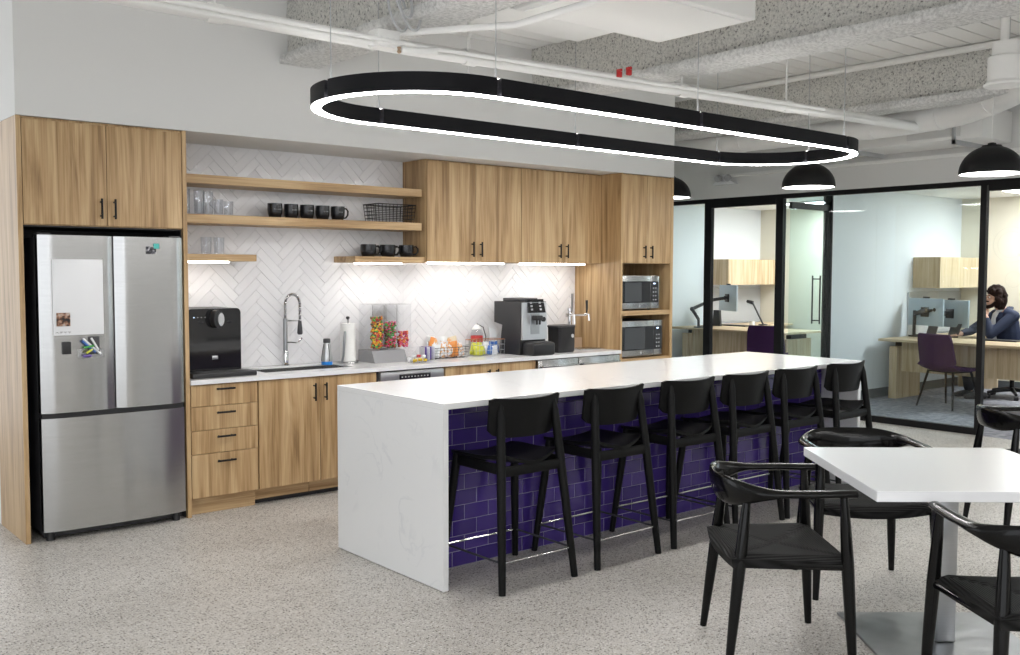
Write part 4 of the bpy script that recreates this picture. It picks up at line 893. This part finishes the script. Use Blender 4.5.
# ================================================================== ISLAND
IX0, IX1, IY0, IY1, IH = 2.721, 6.421, 3.752, 4.750, 0.915
t = thing('kitchen_island', 'long white stone waterfall island with purple tiled side', 'island', ((IX0+IX1)/2, 4.25, 0))
part('worktop', B(IX0, IX1, IY0, IY1, IH-.03, IH, bev=.0015, seg=1), 'quartz', t)
part('end_panel', B(IX0, IX0+.03, IY0, IY1, .004, IH-.03), 'quartz', t); part('end_panel', B(IX1-.03, IX1, IY0, IY1, .004, IH-.03), 'quartz', t)
part('cabinet_core', B(IX0+.03, IX1-.03, 4.0535, IY1-.02, 0, IH-.03), 'grout_purple', t)
RP, CP = 0.0805, 0.160; TX0, TX1 = IX0+.031, IX1-.031
tile_cache = {}
for r in range(11):
    z1 = IH-.031-r*RP; z0 = max(z1-RP+.003, .002)
    off = 2.996-CP*4 if r % 2 == 0 else 2.996-CP*3.5
    x = off
    while x < TX1:
        a, b = max(x+.0015, TX0), min(x+CP-.0015, TX1)
        if b-a > .012:
            key = (round(b-a,4), round(z1-z0,4))
            if key not in tile_cache:
                w, h = key; mb = MB()
                mb.rings([[(0,0,0),(w,0,0),(w,0,h),(0,0,h)],[(0,-.006,0),(w,-.006,0),(w,-.006,h),(0,-.006,h)],[(.003,-.009,.003),(w-.003,-.009,.003),(w-.003,-.009,h-.003),(.003,-.009,h-.003)]])
                tile_cache[key] = mb.mesh('tile'); tile_cache[key].materials.append(MATS['purple_tile'])
            o = bpy.data.objects.new('tile', tile_cache[key]); o.location = (a-t.location.x, 4.0595-t.location.y, z0)
            o.rotation_euler = (random.uniform(-.004,.004), 0, random.uniform(-.004,.004)); link(o, t)
        x += CP
# ================================================================== BAR STOOLS
def lerp(a, b, u): return tuple(a[i]+(b[i]-a[i])*u for i in range(3))
def make_stool():
    t = thing('bar_stool', '', 'bar stool', (0,0,0), 0, 'bar stools along the island')
    bf = lambda s: ((s*.238,-.245,0), (s*.172,-.150,.905)); ff = lambda s: ((s*.248,.235,0), (s*.190,.175,.625))
    seat = []
    n = 14
    def sz(u, v): return .640 - .030*(1-u*u)*(1-.2*v*v) + .022*max(0,-v)**2*abs(u) - .012*max(0, v-.6)
    top, bot = [], []
    mb = MB()
    for j in range(n+1):
        v = j/n*2-1; y = .025+.195*v; rt, rb = [], []
        hw = .205+.012*v; hw *= (1-.10*max(0,abs(v)-.75)/.25)
        yb = 0
        for i in range(n+1):
            u = i/n*2-1; yy = y-(.03*(1-u*u) if v < 0 else -.015*(1-u*u))*abs(v)
            z = sz(u, v); rt.append(mb.bm.verts.new((hw*u, yy, z))); rb.append(mb.bm.verts.new((hw*u*.985, yy, z-.018)))
        top.append(rt); bot.append(rb)
    for j in range(n):
        for i in range(n):
            mb.face((top[j][i],top[j][i+1],top[j+1][i+1],top[j+1][i])); mb.face((bot[j][i],bot[j+1][i],bot[j+1][i+1],bot[j][i+1]))
    for i in range(n):
        mb.face((top[0][i],bot[0][i],bot[0][i+1],top[0][i+1])); mb.face((top[n][i],top[n][i+1],bot[n][i+1],bot[n][i]))
        mb.face((top[i][0],top[i+1][0],bot[i+1][0],bot[i][0])); mb.face((top[i][n],bot[i][n],bot[i+1][n],top[i+1][n]))
    part('seat', mb, 'black_wood', t, True, 50)
    for s in (-1, 1):
        a, b = bf(s); part('leg', MB().tube([a, lerp(a,b,.35), lerp(a,b,.70), lerp(a,b,.94), b], [.0175,.0215,.0235,.020,.011], 12), 'black_wood', t, True)
        a, b = ff(s); part('leg', MB().tube([a, lerp(a,b,.6), b], [.0165,.0215,.0215], 12), 'black_wood', t, True)
        a, b = bf(s), ff(s); part('seat_rail', MB().sweep([lerp(a[0],a[1],.590/.905), lerp(b[0],b[1],.590/.625)], [(.010,.026)]*2, n=10, pw=.6), 'black_wood', t, True)
    for f, nm, k in ((bf,'seat_rail',.578/.905),(ff,'seat_rail',.585/.625)):
        part(nm, MB().sweep([lerp(*f(-1),k), lerp(*f(1),k)], [(.010,.026)]*2, n=10, pw=.6), 'black_wood', t, True)
    k1, k2 = .150/.905, .150/.625
    part('foot_bar', MB().tube([lerp(*ff(-1),k2), lerp(*ff(1),k2)], .0065, 8), 'chrome', t, True)
    part('foot_bar', MB().tube([lerp(*bf(-1),k1), lerp(*bf(1),k1)], .0055, 8), 'chrome', t, True)
    for s in (-1,1): part('side_bar', MB().tube([lerp(*bf(s),k1), lerp(*ff(s),k2)], .0055, 8), 'dark_grey', t, True)
    mb = MB(); nu, nv = 20, 8; fr, bk = [], []
    for j in range(nv+1):
        v = j/nv; ra, rb = [], []
        for i in range(nu+1):
            u = i/nu*2-1; e = abs(u)
            zlo, zhi = .734+.014*e**6*2, .926+.010*e*e
            z = zlo+(zhi-zlo)*v; w = .226-.012*(1-v)
            if e > .9: z = z-(v-.5)*.022*((e-.9)/.1)**2
            y = -.172+.062*u*u-.03*(v-.5)
            ra.append(mb.bm.verts.new((w*u, y, z))); rb.append(mb.bm.verts.new((w*u, y-.014, z)))
        fr.append(ra); bk.append(rb)
    for j in range(nv):
        for i in range(nu):
            mb.face((fr[j][i],fr[j][i+1],fr[j+1][i+1],fr[j+1][i])); mb.face((bk[j][i],bk[j+1][i],bk[j+1][i+1],bk[j][i+1]))
    for i in range(nu): mb.face((fr[0][i],bk[0][i],bk[0][i+1],fr[0][i+1])); mb.face((fr[nv][i],fr[nv][i+1],bk[nv][i+1],bk[nv][i]))
    for j in range(nv): mb.face((fr[j][0],fr[j+1][0],bk[j+1][0],bk[j][0])); mb.face((fr[j][nu],bk[j][nu],bk[j+1][nu],fr[j+1][nu]))
    part('backrest', mb, 'black_wood', t, True, 50)
    return t
st = make_stool()
slb = ('black wooden bar stool at the island, next to the white waterfall end nearest the fridge','black wooden bar stool, second from the fridge end of the island','black wooden bar stool, third from the fridge end of the island','black wooden bar stool, fourth from the fridge end of the island','black wooden bar stool, second from the office end of the island','black wooden bar stool at the office end of the island')
for i, x in enumerate((3.150, 3.785, 4.400, 4.940, 5.475, 6.060)):
    rz = (0.0, 0.01, -.02, 0.01, -.01, 0.0)[i]
    if i == 0: st.location = (x, 3.785, 0); st['label'] = slb[0]; st.rotation_euler = (0,0,rz)
    else: recopy(st, (x, 3.785, 0), rz, slb[i])
# ================================================================== DINING TABLE
TA = -0.70; TC = Vector((3.963, 1.921)); TL = 0.912
t = thing('dining_table', 'square white-topped pedestal table with steel column and plate', 'table', (TC.x, TC.y, 0), TA)
part('tabletop', B(-TL/2, TL/2, -TL/2, TL/2, .700, .740, bev=.002, seg=1), 'white_lam', t, True)
part('column', B(-.041, .041, -.041, .041, .012, .69, bev=.010, seg=3), 'steel_dark', t, True)
part('base_plate', B(-.33, .33, -.33, .33, 0, .012, bev=.002, seg=1), 'steel_dark', t, True)
part('top_bracket', B(-.22, .22, -.22, .22, .690, .6995), 'black_metal', t, True)
# ================================================================== ARMCHAIRS
def make_armchair():
    t = thing('dining_armchair', '', 'chair', (0,0,0), 0, 'round-backed armchairs')
    fl = lambda s: ((s*.288,.245,0), (s*.262,.205,.690)); bl = lambda s: ((s*.250,-.225,0), (s*.205,-.150,.690))
    for s in (-1, 1):
        for f, r in ((fl,1.0),(bl,1.0)):
            a, b = f(s); part('leg', MB().tube([a, lerp(a,b,.3), lerp(a,b,.62), lerp(a,b,.85), b], [.0145,.021,.0245,.020,.014], 14), 'black_lacquer', t, True)
    # arm and back rail in one sweep
    pts, secs = [], []; N = 48
    for i in range(N+1):
        u = i/N*2-1; e = abs(u); s = 1 if u > 0 else -1
        if e > .55:
            q = (e-.55)/.45; x = s*(.262+.018*math.sin(math.pi*min(q,1))*(1-q)); y = -.03+.28*q
        else:
            an = e/.55*math.pi/2; x = s*.272*math.sin(an)**.9 if an > 0 else 0.0; y = -.03-.205*math.cos(an)
        k = min(1, max(0, 1-(e-.12)/.46)); k = k*k*(3-2*k)
        z = .700-.014*k
        w = .029*(1-k)+.013*k; h = .015*(1-k)+.060*k
        if e > .93: w *= .85
        pts.append((x,y,z)); secs.append((w, h, 0.0))
    secs = [(w,h,-.22*max(0,1-abs(i/N*2-1)/.5)) for i, (w,h,_) in enumerate(secs)]
    for _ in range(2): pts = [pts[0]]+[tuple((pts[i-1][k]+2*pts[i][k]+pts[i+1][k])/4 for k in range(3)) for i in range(1,N)]+[pts[-1]]
    part('arm_rail', MB().sweep(pts, secs, n=16), 'black_lacquer', t, True, 60)
    # woven seat
    mb = MB(); n = 20; top, bot = [], []
    for j in range(n+1):
        v = j/n*2-1; rt, rb = [], []
        for i in range(n+1):
            u = i/n*2-1
            hw = .262+.018*v; x = hw*u; y = .005+.222*v
            y += .030*(1-u*u)*(1 if v > 0 else -.6)*abs(v)
            e = max(abs(u), abs(v)); dd = abs(abs(u)-abs(v))
            z = .462-.020*(1-u*u)*(1-v*v)*1.0 - .022*max(0,(e-.86)/.14)**2 - .009*max(0,1-dd/.06)*(1 if e < .95 else 0) + .012*(v > 0)*0
            z -= .018*(1-u*u)*max(0,v)**2
            rt.append(mb.bm.verts.new((x,y,z))); rb.append(mb.bm.verts.new((x*.97,y*.97,.405-.018*(1-u*u)*max(0,v)**2)))
        top.append(rt); bot.append(rb)
    for j in range(n):
        for i in range(n):
            mb.face((top[j][i],top[j][i+1],top[j+1][i+1],top[j+1][i])); mb.face((bot[j][i],bot[j+1][i],bot[j+1][i+1],bot[j][i+1]))
    for i in range(n):
        mb.face((top[0][i],bot[0][i],bot[0][i+1],top[0][i+1])); mb.face((top[n][i],top[n][i+1],bot[n][i+1],bot[n][i]))
        mb.face((top[i][0],top[i+1][0],bot[i+1][0],bot[i][0])); mb.face((top[i][n],bot[i][n],bot[i+1][n],top[i+1][n]))
    part('woven_seat', mb, 'paper_cord', t, True, 50)
    for a, b in ((fl(-1),bl(-1)),(fl(1),bl(1)),(fl(-1),fl(1)),(bl(-1),bl(1))):
        part('seat_rail', MB().tube([lerp(a[0],a[1],.61), lerp(b[0],b[1],.61)], .014, 10), 'black_lacquer', t, True)
    return t
u_ = Vector((math.cos(TA), math.sin(TA))); v_ = Vector((-u_.y, u_.x))
ch = make_armchair(); ch['label'] = 'black armchair with woven seat, its back to the island stools, arms at the white table'
def face(o, c, d): o.location = (c[0], c[1], 0); o.rotation_euler = (0, 0, math.atan2(d[1], d[0])-math.pi/2)
face(ch, Vector((3.544,2.187))-u_*.245, u_)
b_ = copy_tree(ch); b_['label'] = 'black armchair behind the white table, its glossy back towards the office glass'; face(b_, (4.40,2.56), -v_)
c_ = copy_tree(ch); c_['label'] = 'black armchair on the far side of the steel column from the one by the glass'; face(c_, Vector((3.64,1.535))-v_*.245, v_)
d_ = copy_tree(ch); d_['label'] = 'black armchair turned away from the white table, standing nearer the office doorway'; face(d_, Vector((6.24,2.31))-u_*.245, u_)
# ================================================================== OFFICES
def office(y1, who, far):
    # desk along the glass side, its end against the wall at y1
    x0, x1 = 11.10, 11.98; y0 = y1-2.05
    t = thing('desk', 'pale oak desk %s' % who, 'desk', ((x0+x1)/2, (y0+y1)/2, 0))
    part('desktop', B(x0, x1, y0, y1-.10, .712, .742, bev=.003, seg=1), 'oak_pale_y', t)
    part('modesty_panel', B(11.36, 11.385, y0+.25, y1-.27, .34, .709), 'oak_pale', t)
    part('leg_panel', B(11.30, 11.88, y1-.24, y1-.14, 0, .640), 'oak_pale', t); part('leg_panel', B(11.30, 11.88, y0+.10, y0+.20, 0, .640), 'oak_pale', t)
    for y in (y1-.20, y0+.14): part('lift_column', B(11.42, 11.78, y-.03, y+.05, .640, .711), 'black_metal', t)
    part('return_top', B(11.985, 13.36, y1-.66, y1-.06, .712, .742, bev=.003, seg=1), 'oak_pale', t)
    part('return_panel', B(13.20, 13.23, y1-.62, y1-.10, 0, .711), 'oak_pale', t)
    t = thing('office_wall_cabinet', 'long oak wall cabinet %s' % far, 'cabinet', (12.3, y1-.16, 1.35))
    part('carcass', B(12.09, 13.37, y1-.34, y1-.002, 1.352, 1.745), 'oak_pale', t)
    for i in range(2): part('door', B(12.093+.638*i, 12.727+.638*i, y1-.36, y1-.341, 1.354, 1.743, bev=.001, seg=1), 'oak_pale', t)
    t = thing('pinboard', 'grey panel under the long wall cabinet %s' % far, 'panel', (12.3, y1-.01, .76))
    part('board', B(11.985, 13.37, y1-.022, y1-.002, .76, 1.30), 'grey_fabric' if False else 'grey_plastic', t)
    part('edge_trim', B(11.97, 11.984, y1-.024, y1-.002, .76, 1.30), 'silver', t)
YP, YA = 6.37, 9.66
office(YP, 'in front of the seated man', 'on the pale wall beside the man')
office(YA, 'in the empty office seen through the open doorway', 'in the empty office seen through the open doorway')
def monitor(c, d, w, h, lb, roll=0.0):   # c centre, d the way the screen faces
    t = thing('monitor', lb, 'monitor', (c[0], c[1], c[2]), math.atan2(d[1], d[0])+math.pi/2)
    part('screen', B(-w/2+.008, w/2-.008, -.0125, -.012, -h/2+.008, h/2-.008), 'black_glass', t, True)
    part('shell', B(-w/2, w/2, -.012, .012, -h/2, h/2, bev=.004), 'monitor_back', t, True)
    part('mount_plate', B(-.06, .06, .012, .03, -.06, .06, bev=.004), 'black_plastic', t, True)
    part('webcam', MB().box(-.045,.045,-.02,.015,h/2,h/2+.022,bev=.006), 'black_plastic', t, True) if roll else None
    t.rotation_euler = (0, 0, t.rotation_euler[2])
    return t
def arm(base, ends, lb):
    t = thing('screen_mount', lb, 'monitor arm', base)
    bx, by, bz = base
    part('clamp', MB().box(bx-.05,bx+.05,by-.05,by+.05,bz,bz+.02,bev=.004), 'black_plastic', t)
    part('post', MB().cyl((bx,by,bz+.02),(bx,by,bz+.33 if len(ends) > 1 else bz+.12),.02,n=12), 'black_plastic', t)
    for k in ends:
        pts = [Vector((bx,by,bz+(.29 if len(ends) > 1 else .12)))]+[Vector(q) for q in k]
        for i in range(len(pts)-1):
            part('arm_link', MB().sweep([pts[i], pts[i+1]], [(.018,.024)]*2, n=10, pw=.7), 'black_plastic', t)
            part('joint', MB().ball(pts[i+1], .032, .032, .032, 12, 8), 'black_plastic', t)
# office with the man
f = Vector((-.775,.632)); l = Vector((-.632,-.775))
def mon_at(px, py, y): q = P(px, py, y=y); return (q.x, q.y, q.z)
sd = (.95,-.31)
ma, mb_ = mon_at(926,312,6.02), mon_at(951,313.5,5.88)
monitor(ma, sd, .56, .34, 'silver-backed monitor on the double arm, nearer the pale wall', 1); monitor(mb_, sd, .56, .34, 'silver-backed monitor on the double arm, nearer the man', 1)
bs = P(904,336,z=.742)
arm((max(bs.x,11.17), min(bs.y,6.18), .742), [[(ma[0]-.18,ma[1]-.10,1.09),(ma[0]+.02*-1,ma[1]+.055,ma[2])],[(mb_[0]-.40,mb_[1]-.0,1.09),(mb_[0]-.03,mb_[1]+.055,mb_[2])]], 'black double monitor arm clamped to the desk end')
def laptop(px, py, lb, rz):
    q = P(px, py, z=.742); t = thing('laptop', lb, 'laptop', (q.x,q.y,.742), rz)
    part('base', B(-.14,.14,-.09,.09,0,.016,bev=.004), 'dark_grey', t, True); part('lid', MB().prism([(.078,.016),(.09,.016),(.135,.17),(.123,.17)], -.14, .14, 'yz'), 'dark_grey', t, True)
laptop(924, 336, 'dark open laptop on the desk below the double monitors', -2.3); laptop(946, 337, 'dark second laptop lid up between monitors and man', -2.3)
q = P(1000,341,z=.742); single('keyboard', MB().box(q.x-.10,q.x+.10,q.y-.22,q.y+.22,.742,.758,bev=.004), 'black_plastic', 'black keyboard lying on the desk in front of the man', 'keyboard', (q.x,q.y,.742))
# empty office
qa = P(727,298,x=11.75); am = (11.78, qa.y, qa.z)
monitor(am, (.88,-.47), .60, .38, 'silver-backed monitor on a bent arm in the empty office', 1)
b0 = P(693,328,z=.742); e1 = P(692,309,x=max(b0.x,11.2)); e2 = P(712,300,x=11.6)
arm((max(b0.x,11.17), b0.y, .742), [[tuple(e1), tuple(e2), (am[0]-.05, am[1]+.02, am[2])]], 'black bent single monitor arm in the empty office')
q = P(716,326,z=.742); single('dock', MB().prism([(-.07+q.y,.742),(.07+q.y,.742),(.05+q.y,.98),(-.05+q.y,.98)], q.x, q.x+.05, 'yz'), 'black_plastic', 'black upright docking stand on the empty desk', 'dock', (q.x,q.y,.742))
q = P(736,326,z=.742); single('keyboard', MB().box(q.x-.08,q.x+.08,q.y-.22,q.y+.22,.742,.76,bev=.004), 'black_plastic', 'black keyboard on the empty desk by the bent monitor arm', 'keyboard', (q.x,q.y,.742))
q = P(763,325,z=.742); t = thing('desk_lamp', 'thin black slanted desk lamp in the empty office', 'desk lamp', (q.x,q.y,.742))
part('base', MB().lathe([(.07,0),(.07,.012),(.02,.018)], (q.x,q.y,.742), 18), 'black_plastic', t)
part('stem', MB().tube([(q.x,q.y,.755),(q.x-.05,q.y+.16,1.08)], .014, 8), 'black_plastic', t); part('head', MB().tube([(q.x-.05,q.y+.16,1.08),(q.x-.05,q.y+.26,1.10)], [.03,.024], 10), 'black_plastic', t)
q = P(752,327,z=.742); single('mug', MB().lathe([(.035,0),(.04,.01),(.04,.09),(.036,.09),(.035,.012)], (q.x,q.y,.742), 18, True, True), 'white_gloss', 'white cup on the empty desk', 'mug', (q.x,q.y,.742))
# purple guest chairs
def guest():
    t = thing('guest_chair', '', 'chair', (0,0,0), 0, 'purple guest chairs')
    mb = MB(); n = 16; m = 22; A, Bk = [], []
    prof = []
    for j in range(m+1):
        u = j/m
        if u < .5: y = .24-.46*(u/.5); z = .455-.02*math.sin(math.pi*u/.5)+.0*u
        else: q = (u-.5)/.5; y = -.22-.09*q; z = .455+.40*q
        prof.append([y,z])
    for _ in range(3): prof = [prof[0]]+[[(prof[i-1][k]+2*prof[i][k]+prof[i+1][k])/4 for k in (0,1)] for i in range(1,m)]+[prof[-1]]
    for j in range(m+1):
        u = j/m; hw = .225+.02*math.sin(math.pi*u); ra, rb = [], []
        if u > .9: hw -= .02*((u-.9)/.1)**2
        ty = prof[min(j+1,m)][0]-prof[max(j-1,0)][0]; tz = prof[min(j+1,m)][1]-prof[max(j-1,0)][1]; L = math.hypot(ty,tz); ny, nz = tz/L, -ty/L
        ny, nz = -ny, -nz
        if nz < 0 and u < .3: ny, nz = -ny, -nz
        for i in range(n+1):
            w = i/n*2-1; lift = .035*w*w*(1 if .2 < u < .95 else .5)
            y, z = prof[j]; yy = y+(.05*w*w if u > .55 else 0); zz = z+(lift if u <= .5 else 0)
            ra.append(mb.bm.verts.new((hw*w, yy, zz))); rb.append(mb.bm.verts.new((hw*w, yy-.03*(1 if u > .5 else 0.3), zz-.03*(1 if u <= .5 else .15))))
        A.append(ra); Bk.append(rb)
    for j in range(m):
        for i in range(n): mb.face((A[j][i],A[j][i+1],A[j+1][i+1],A[j+1][i])); mb.face((Bk[j][i],Bk[j+1][i],Bk[j+1][i+1],Bk[j][i+1]))
    for i in range(n): mb.face((A[0][i],Bk[0][i],Bk[0][i+1],A[0][i+1])); mb.face((A[m][i],A[m][i+1],Bk[m][i+1],Bk[m][i]))
    for j in range(m): mb.face((A[j][0],A[j+1][0],Bk[j+1][0],Bk[j][0])); mb.face((A[j][n],Bk[j][n],Bk[j+1][n],A[j+1][n]))
    part('shell', mb, 'purple_fabric', t, True, 60)
    for sx, sy in ((-1,-1),(1,-1),(-1,1),(1,1)): part('leg', MB().tube([(sx*.25,sy*.24,0),(sx*.17,sy*.14-.01,.425)], [.010,.015], 10), 'black_metal', t, True)
    part('under_frame', MB().box(-.18,.18,-.16,.14,.41,.425), 'black_metal', t, True)
    return t
g = guest(); g['label'] = 'purple upholstered guest chair at the desk of the seated man'; face(g, (11.06,5.35), (.97,-.25))
g2 = copy_tree(g); g2['label'] = 'purple upholstered guest chair in the empty office'; q = P(760,345,z=.60); face(g2, (10.95, q.y*10.95/q.x if False else 7.75), (.9,.44))
# office chair of the man
OCX = Vector((12.455,5.294))
t = thing('office_chair', 'black mesh-back swivel chair under the seated man', 'office chair', (OCX.x-f.x*.05, OCX.y-f.y*.05, 0), math.atan2(f.y,f.x)-math.pi/2)
part('seat', B(-.24,.24,-.22,.26,.40,.452,bev=.02,seg=3), 'grey_fabric', t, True)
mbk = MB(); nn = 10
mbk.sweep([(0,-.30-.04*math.sin(math.pi*k/nn),.56+.50*k/nn) for k in range(nn+1)], [((.235-.05*abs(k/nn-.4)), .014) for k in range(nn+1)], up=(0,-1,0), n=16, pw=.5)
part('backrest', mbk, 'dark_grey', t, True)
part('back_bracket', MB().tube([(0,-.10,.39),(0,-.33,.42),(0,-.35,.62)], .022, 10), 'black_plastic', t, True)
part('column', MB().cyl((0,0,.10),(0,0,.40),.028,n=14), 'black_metal', t, True)
for k in range(5):
    an = 2*math.pi*k/5+.3; c, s = math.cos(an), math.sin(an)
    lg = part('base_arm', MB().tube([(0,0,.11),(.14*c,.14*s,.095),(.30*c,.30*s,.07)], [.03,.024,.018], 8), 'black_plastic', t, True)
    part('caster', MB().cyl((.30*c-.025*s,.30*s+.025*c,.028),(.30*c+.025*s,.30*s-.025*c,.028),.028,n=14), 'black_plastic', lg, True)
for s in (-1,1): part('armrest', MB().tube([(s*.25,-.05,.41),(s*.29,-.05,.50),(s*.29,-.05,.62)],.014,8).box(s*.29-.035,s*.29+.035,-.16,.10,.62,.645,bev=.008), 'black_plastic', t, True)
# ------------------------------------------------------------------ the man
man = thing('person', 'seated man with dark curly hair, navy jacket, hand held to his chin', 'person', (OCX.x, OCX.y, 0), math.atan2(f.y,f.x)-math.pi/2)
# local frame: +y forward, -x his left (towards the glass)
def blob(segs, voxel, name, mat, parent, smooth=6):
    mb = MB()
    for sgm in segs:
        if sgm[0] == 'c':
            _, pts, rad = sgm; mb.tube(pts, rad, 14)
            for p, r in zip(pts, rad): mb.ball(p, r*.995, n=14, m=10)
        else: mb.ball(sgm[1], *sgm[2], n=18, m=14, rot=sgm[3] if len(sgm) > 3 else None)
    o = bpy.data.objects.new(name, mb.mesh(name)); COL.objects.link(o)
    rm = o.modifiers.new('r', 'REMESH'); rm.mode = 'VOXEL'; rm.voxel_size = voxel
    sm = o.modifiers.new('s', 'SMOOTH'); sm.iterations = smooth; sm.factor = .5
    dg = bpy.context.evaluated_depsgraph_get(); me = bpy.data.meshes.new_from_object(o.evaluated_get(dg)); bpy.data.objects.remove(o)
    me.polygons.foreach_set('use_smooth', [True]*len(me.polygons)); me.materials.clear(); me.materials.append(MATS[mat]); me.name = name
    o = bpy.data.objects.new(name, me); return link(o, parent)
HC = Vector((0,.20,1.235))
LS, RS = Vector((-.185,.06,1.02)), Vector((.185,.08,1.02))
LE, LH = Vector((-.20,.34,.80)), Vector((-.055,.345,1.075))
RE, RH = Vector((.25,.36,.82)), Vector((.10,.60,.775))
def fingers(base, d, up, side, curl):
    out = []
    for k, L in enumerate((.062,.072,.068,.055)):
        b = base+side*(.021*(k-1.5)); p1 = b+d*L*.5+up*curl*.012; p2 = p1+(d*.75+up*curl*.6).normalized()*L*.35; p3 = p2+(d*.3+up*curl).normalized()*L*.3
        out.append(('c', [b,p1,p2,p3], [.0095,.009,.0085,.0075]))
    return out
segs = [('c', [(0,0,.50),(0,.02,.62),(0,.05,.80),(0,.06,.95)], [.14,.135,.15,.14]), ('c', [LS,(0,.07,1.04),RS], [.06,.09,.06]), ('c', [(0,.09,1.06),(0,.14,1.14)], [.056,.054]),
        ('b', HC+Vector((0,-.01,.025)), (.074,.092,.098)), ('b', HC+Vector((0,.03,-.05)), (.055,.066,.066)), ('c', [HC+Vector((0,.085,.025)),HC+Vector((0,.112,-.018)),HC+Vector((0,.088,-.028))], [.010,.013,.010]),
        ('b', HC+Vector((0,.080,-.052)), (.026,.014,.010)), ('b', HC+Vector((0,.072,-.095)), (.028,.022,.02)),
        ('b', HC+Vector((-.076,-.005,-.005)), (.012,.022,.032)), ('b', HC+Vector((.076,-.005,-.005)), (.012,.022,.032)),
        ('c', [LS, LE], [.055,.042]), ('c', [LE, LE+(LH-LE)*.75], [.042,.03]), ('b', LH-Vector((0,0,.045)), (.026,.038,.045)),
        ('c', [RS, RE], [.055,.042]), ('c', [RE, RE+(RH-RE)*.8], [.042,.029]), ('b', RH-Vector((0,.01,0)), (.040,.046,.018)),
        ('c', [(-.10,.0,.50),(-.13,.42,.50),(-.13,.46,.44),(-.13,.42,.10)], [.085,.062,.058,.042]), ('c', [(.10,.0,.50),(.13,.42,.50),(.13,.46,.44),(.13,.42,.10)], [.085,.062,.058,.042]),
        ('c', [(-.13,.40,.05),(-.13,.55,.035)], [.04,.03]), ('c', [(.13,.40,.05),(.13,.55,.035)], [.04,.03])]
segs += fingers(LH+Vector((.012,-.012,-.01)), Vector((.55,-.15,.6)).normalized(), Vector((.3,-.9,-.1)), Vector((-.35,.75,.2)).normalized(), .8)
segs += [('c', [LH+Vector((0,-.035,-.04)), LH+Vector((.02,-.055,-.005)), LH+Vector((.03,-.06,.025))], [.012,.010,.009])]
segs += fingers(RH+Vector((0,.03,0)), Vector((-.1,1,0)).normalized(), Vector((0,0,-1)), Vector((1,0,0)), .5)
segs += [('c', [RH+Vector((-.035,-.01,0)), RH+Vector((-.058,.02,-.004)), RH+Vector((-.062,.05,-.01))], [.011,.010,.009])]
body = blob(segs, .0065, 'body', 'skin', man, 3)
jk = [('c', [(0,.0,.54),(0,.02,.66),(0,.05,.82),(0,.06,.95)], [.155,.150,.168,.155]), ('c', [LS,(0,.055,1.035),RS], [.076,.095,.076]),
      ('c', [LS, LE], [.072,.058]), ('c', [LE, LE+(LH-LE)*.60], [.058,.043]), ('c', [RS, RE], [.072,.058]), ('c', [RE, RE+(RH-RE)*.62], [.058,.043]),
      ('c', [(-.075,.06,1.085),(-.03,-.005,1.115),(.03,-.005,1.115),(.075,.06,1.085)], [.022]*4)]
part_j = blob(jk, .009, 'jacket', 'navy_cloth', man, 5); part_j['label'] = 'navy blue jacket'
blob([('c', [(0,.165,1.02),(0,.185,.90),(0,.175,.78),(0,.16,.66)], [.052,.060,.062,.055]), ('c', [(-.045,.13,1.085),(0,.158,1.07),(.045,.13,1.085)], [.022,.026,.022])], .008, 'shirt', 'white_cloth', man, 4)
blob([('c', [(-.10,-.02,.50),(-.13,.42,.505),(-.13,.465,.44),(-.13,.425,.12)], [.105,.080,.074,.060]), ('c', [(.10,-.02,.50),(.13,.42,.505),(.13,.465,.44),(.13,.425,.12)], [.105,.080,.074,.060]), ('c', [(-.08,-.02,.53),(.08,-.02,.53)], [.13,.13])], .010, 'trousers', 'dark_cloth', man, 4)
for s in (-1,1): blob([('c', [(s*.13,.36,.045),(s*.13,.47,.045),(s*.13,.58,.032)], [.042,.045,.032])], .008, 'shoe', 'black_plastic', man, 4)
rs = random.Random(21); hs = [('b', HC+Vector((0,-.025,.060)), (.098,.104,.085)), ('b', HC+Vector((0,-.075,-.02)), (.098,.075,.125)), ('b', HC+Vector((0,-.07,-.10)), (.085,.055,.06))]
for i in range(240):
    a, e = rs.uniform(0, 2*math.pi), rs.uniform(-1.2, 1.35); v = Vector((math.cos(a)*math.cos(e)*.095, math.sin(a)*math.cos(e)*.10, math.sin(e)*.125))
    if v.y > .030 and v.z < .055: continue
    if abs(v.x) < .05 and v.y > .02 and v.z < .05: continue
    hs.append(('b', HC+Vector((0,-.022,.02))+v, (.014+rs.uniform(0,.020),)*3))
blob(hs, .006, 'hair', 'hair', man, 1)
blob([('c', [HC+Vector((-.066,.02,-.05)),HC+Vector((-.050,.058,-.095)),HC+Vector((0,.080,-.108)),HC+Vector((.050,.058,-.095)),HC+Vector((.066,.02,-.05))], [.018,.024,.026,.024,.018]), ('c', [HC+Vector((-.030,.086,-.042)),HC+Vector((0,.094,-.037)),HC+Vector((.030,.086,-.042))], [.009,.010,.009])], .006, 'beard', 'hair', man, 2)
for s in (-1,1):
    ey = part('eye', MB().ball(HC+Vector((s*.030,.078,.012)), .0095, n=12, m=8), 'white_gloss', man, True)
    part('iris', MB().ball(HC+Vector((s*.030,.0835,.012)), .0066, n=10, m=6), 'hair', ey, True)
    part('eyebrow', MB().tube([HC+Vector((s*.014,.093,.034)), HC+Vector((s*.032,.090,.040)), HC+Vector((s*.048,.078,.034))], .005, 6), 'hair', man, True)
# ================================================================== two unseen oval lamps, added to brighten the room
r2 = recopy(ring, (1.6, -1.3, LZ), 0.0, 'added unseen black oval ring lamp, lighting the open seating area')
r3 = recopy(ring, (6.3, -1.2, LZ), 0.0, 'added unseen black oval ring lamp, lighting the chairs and right side')
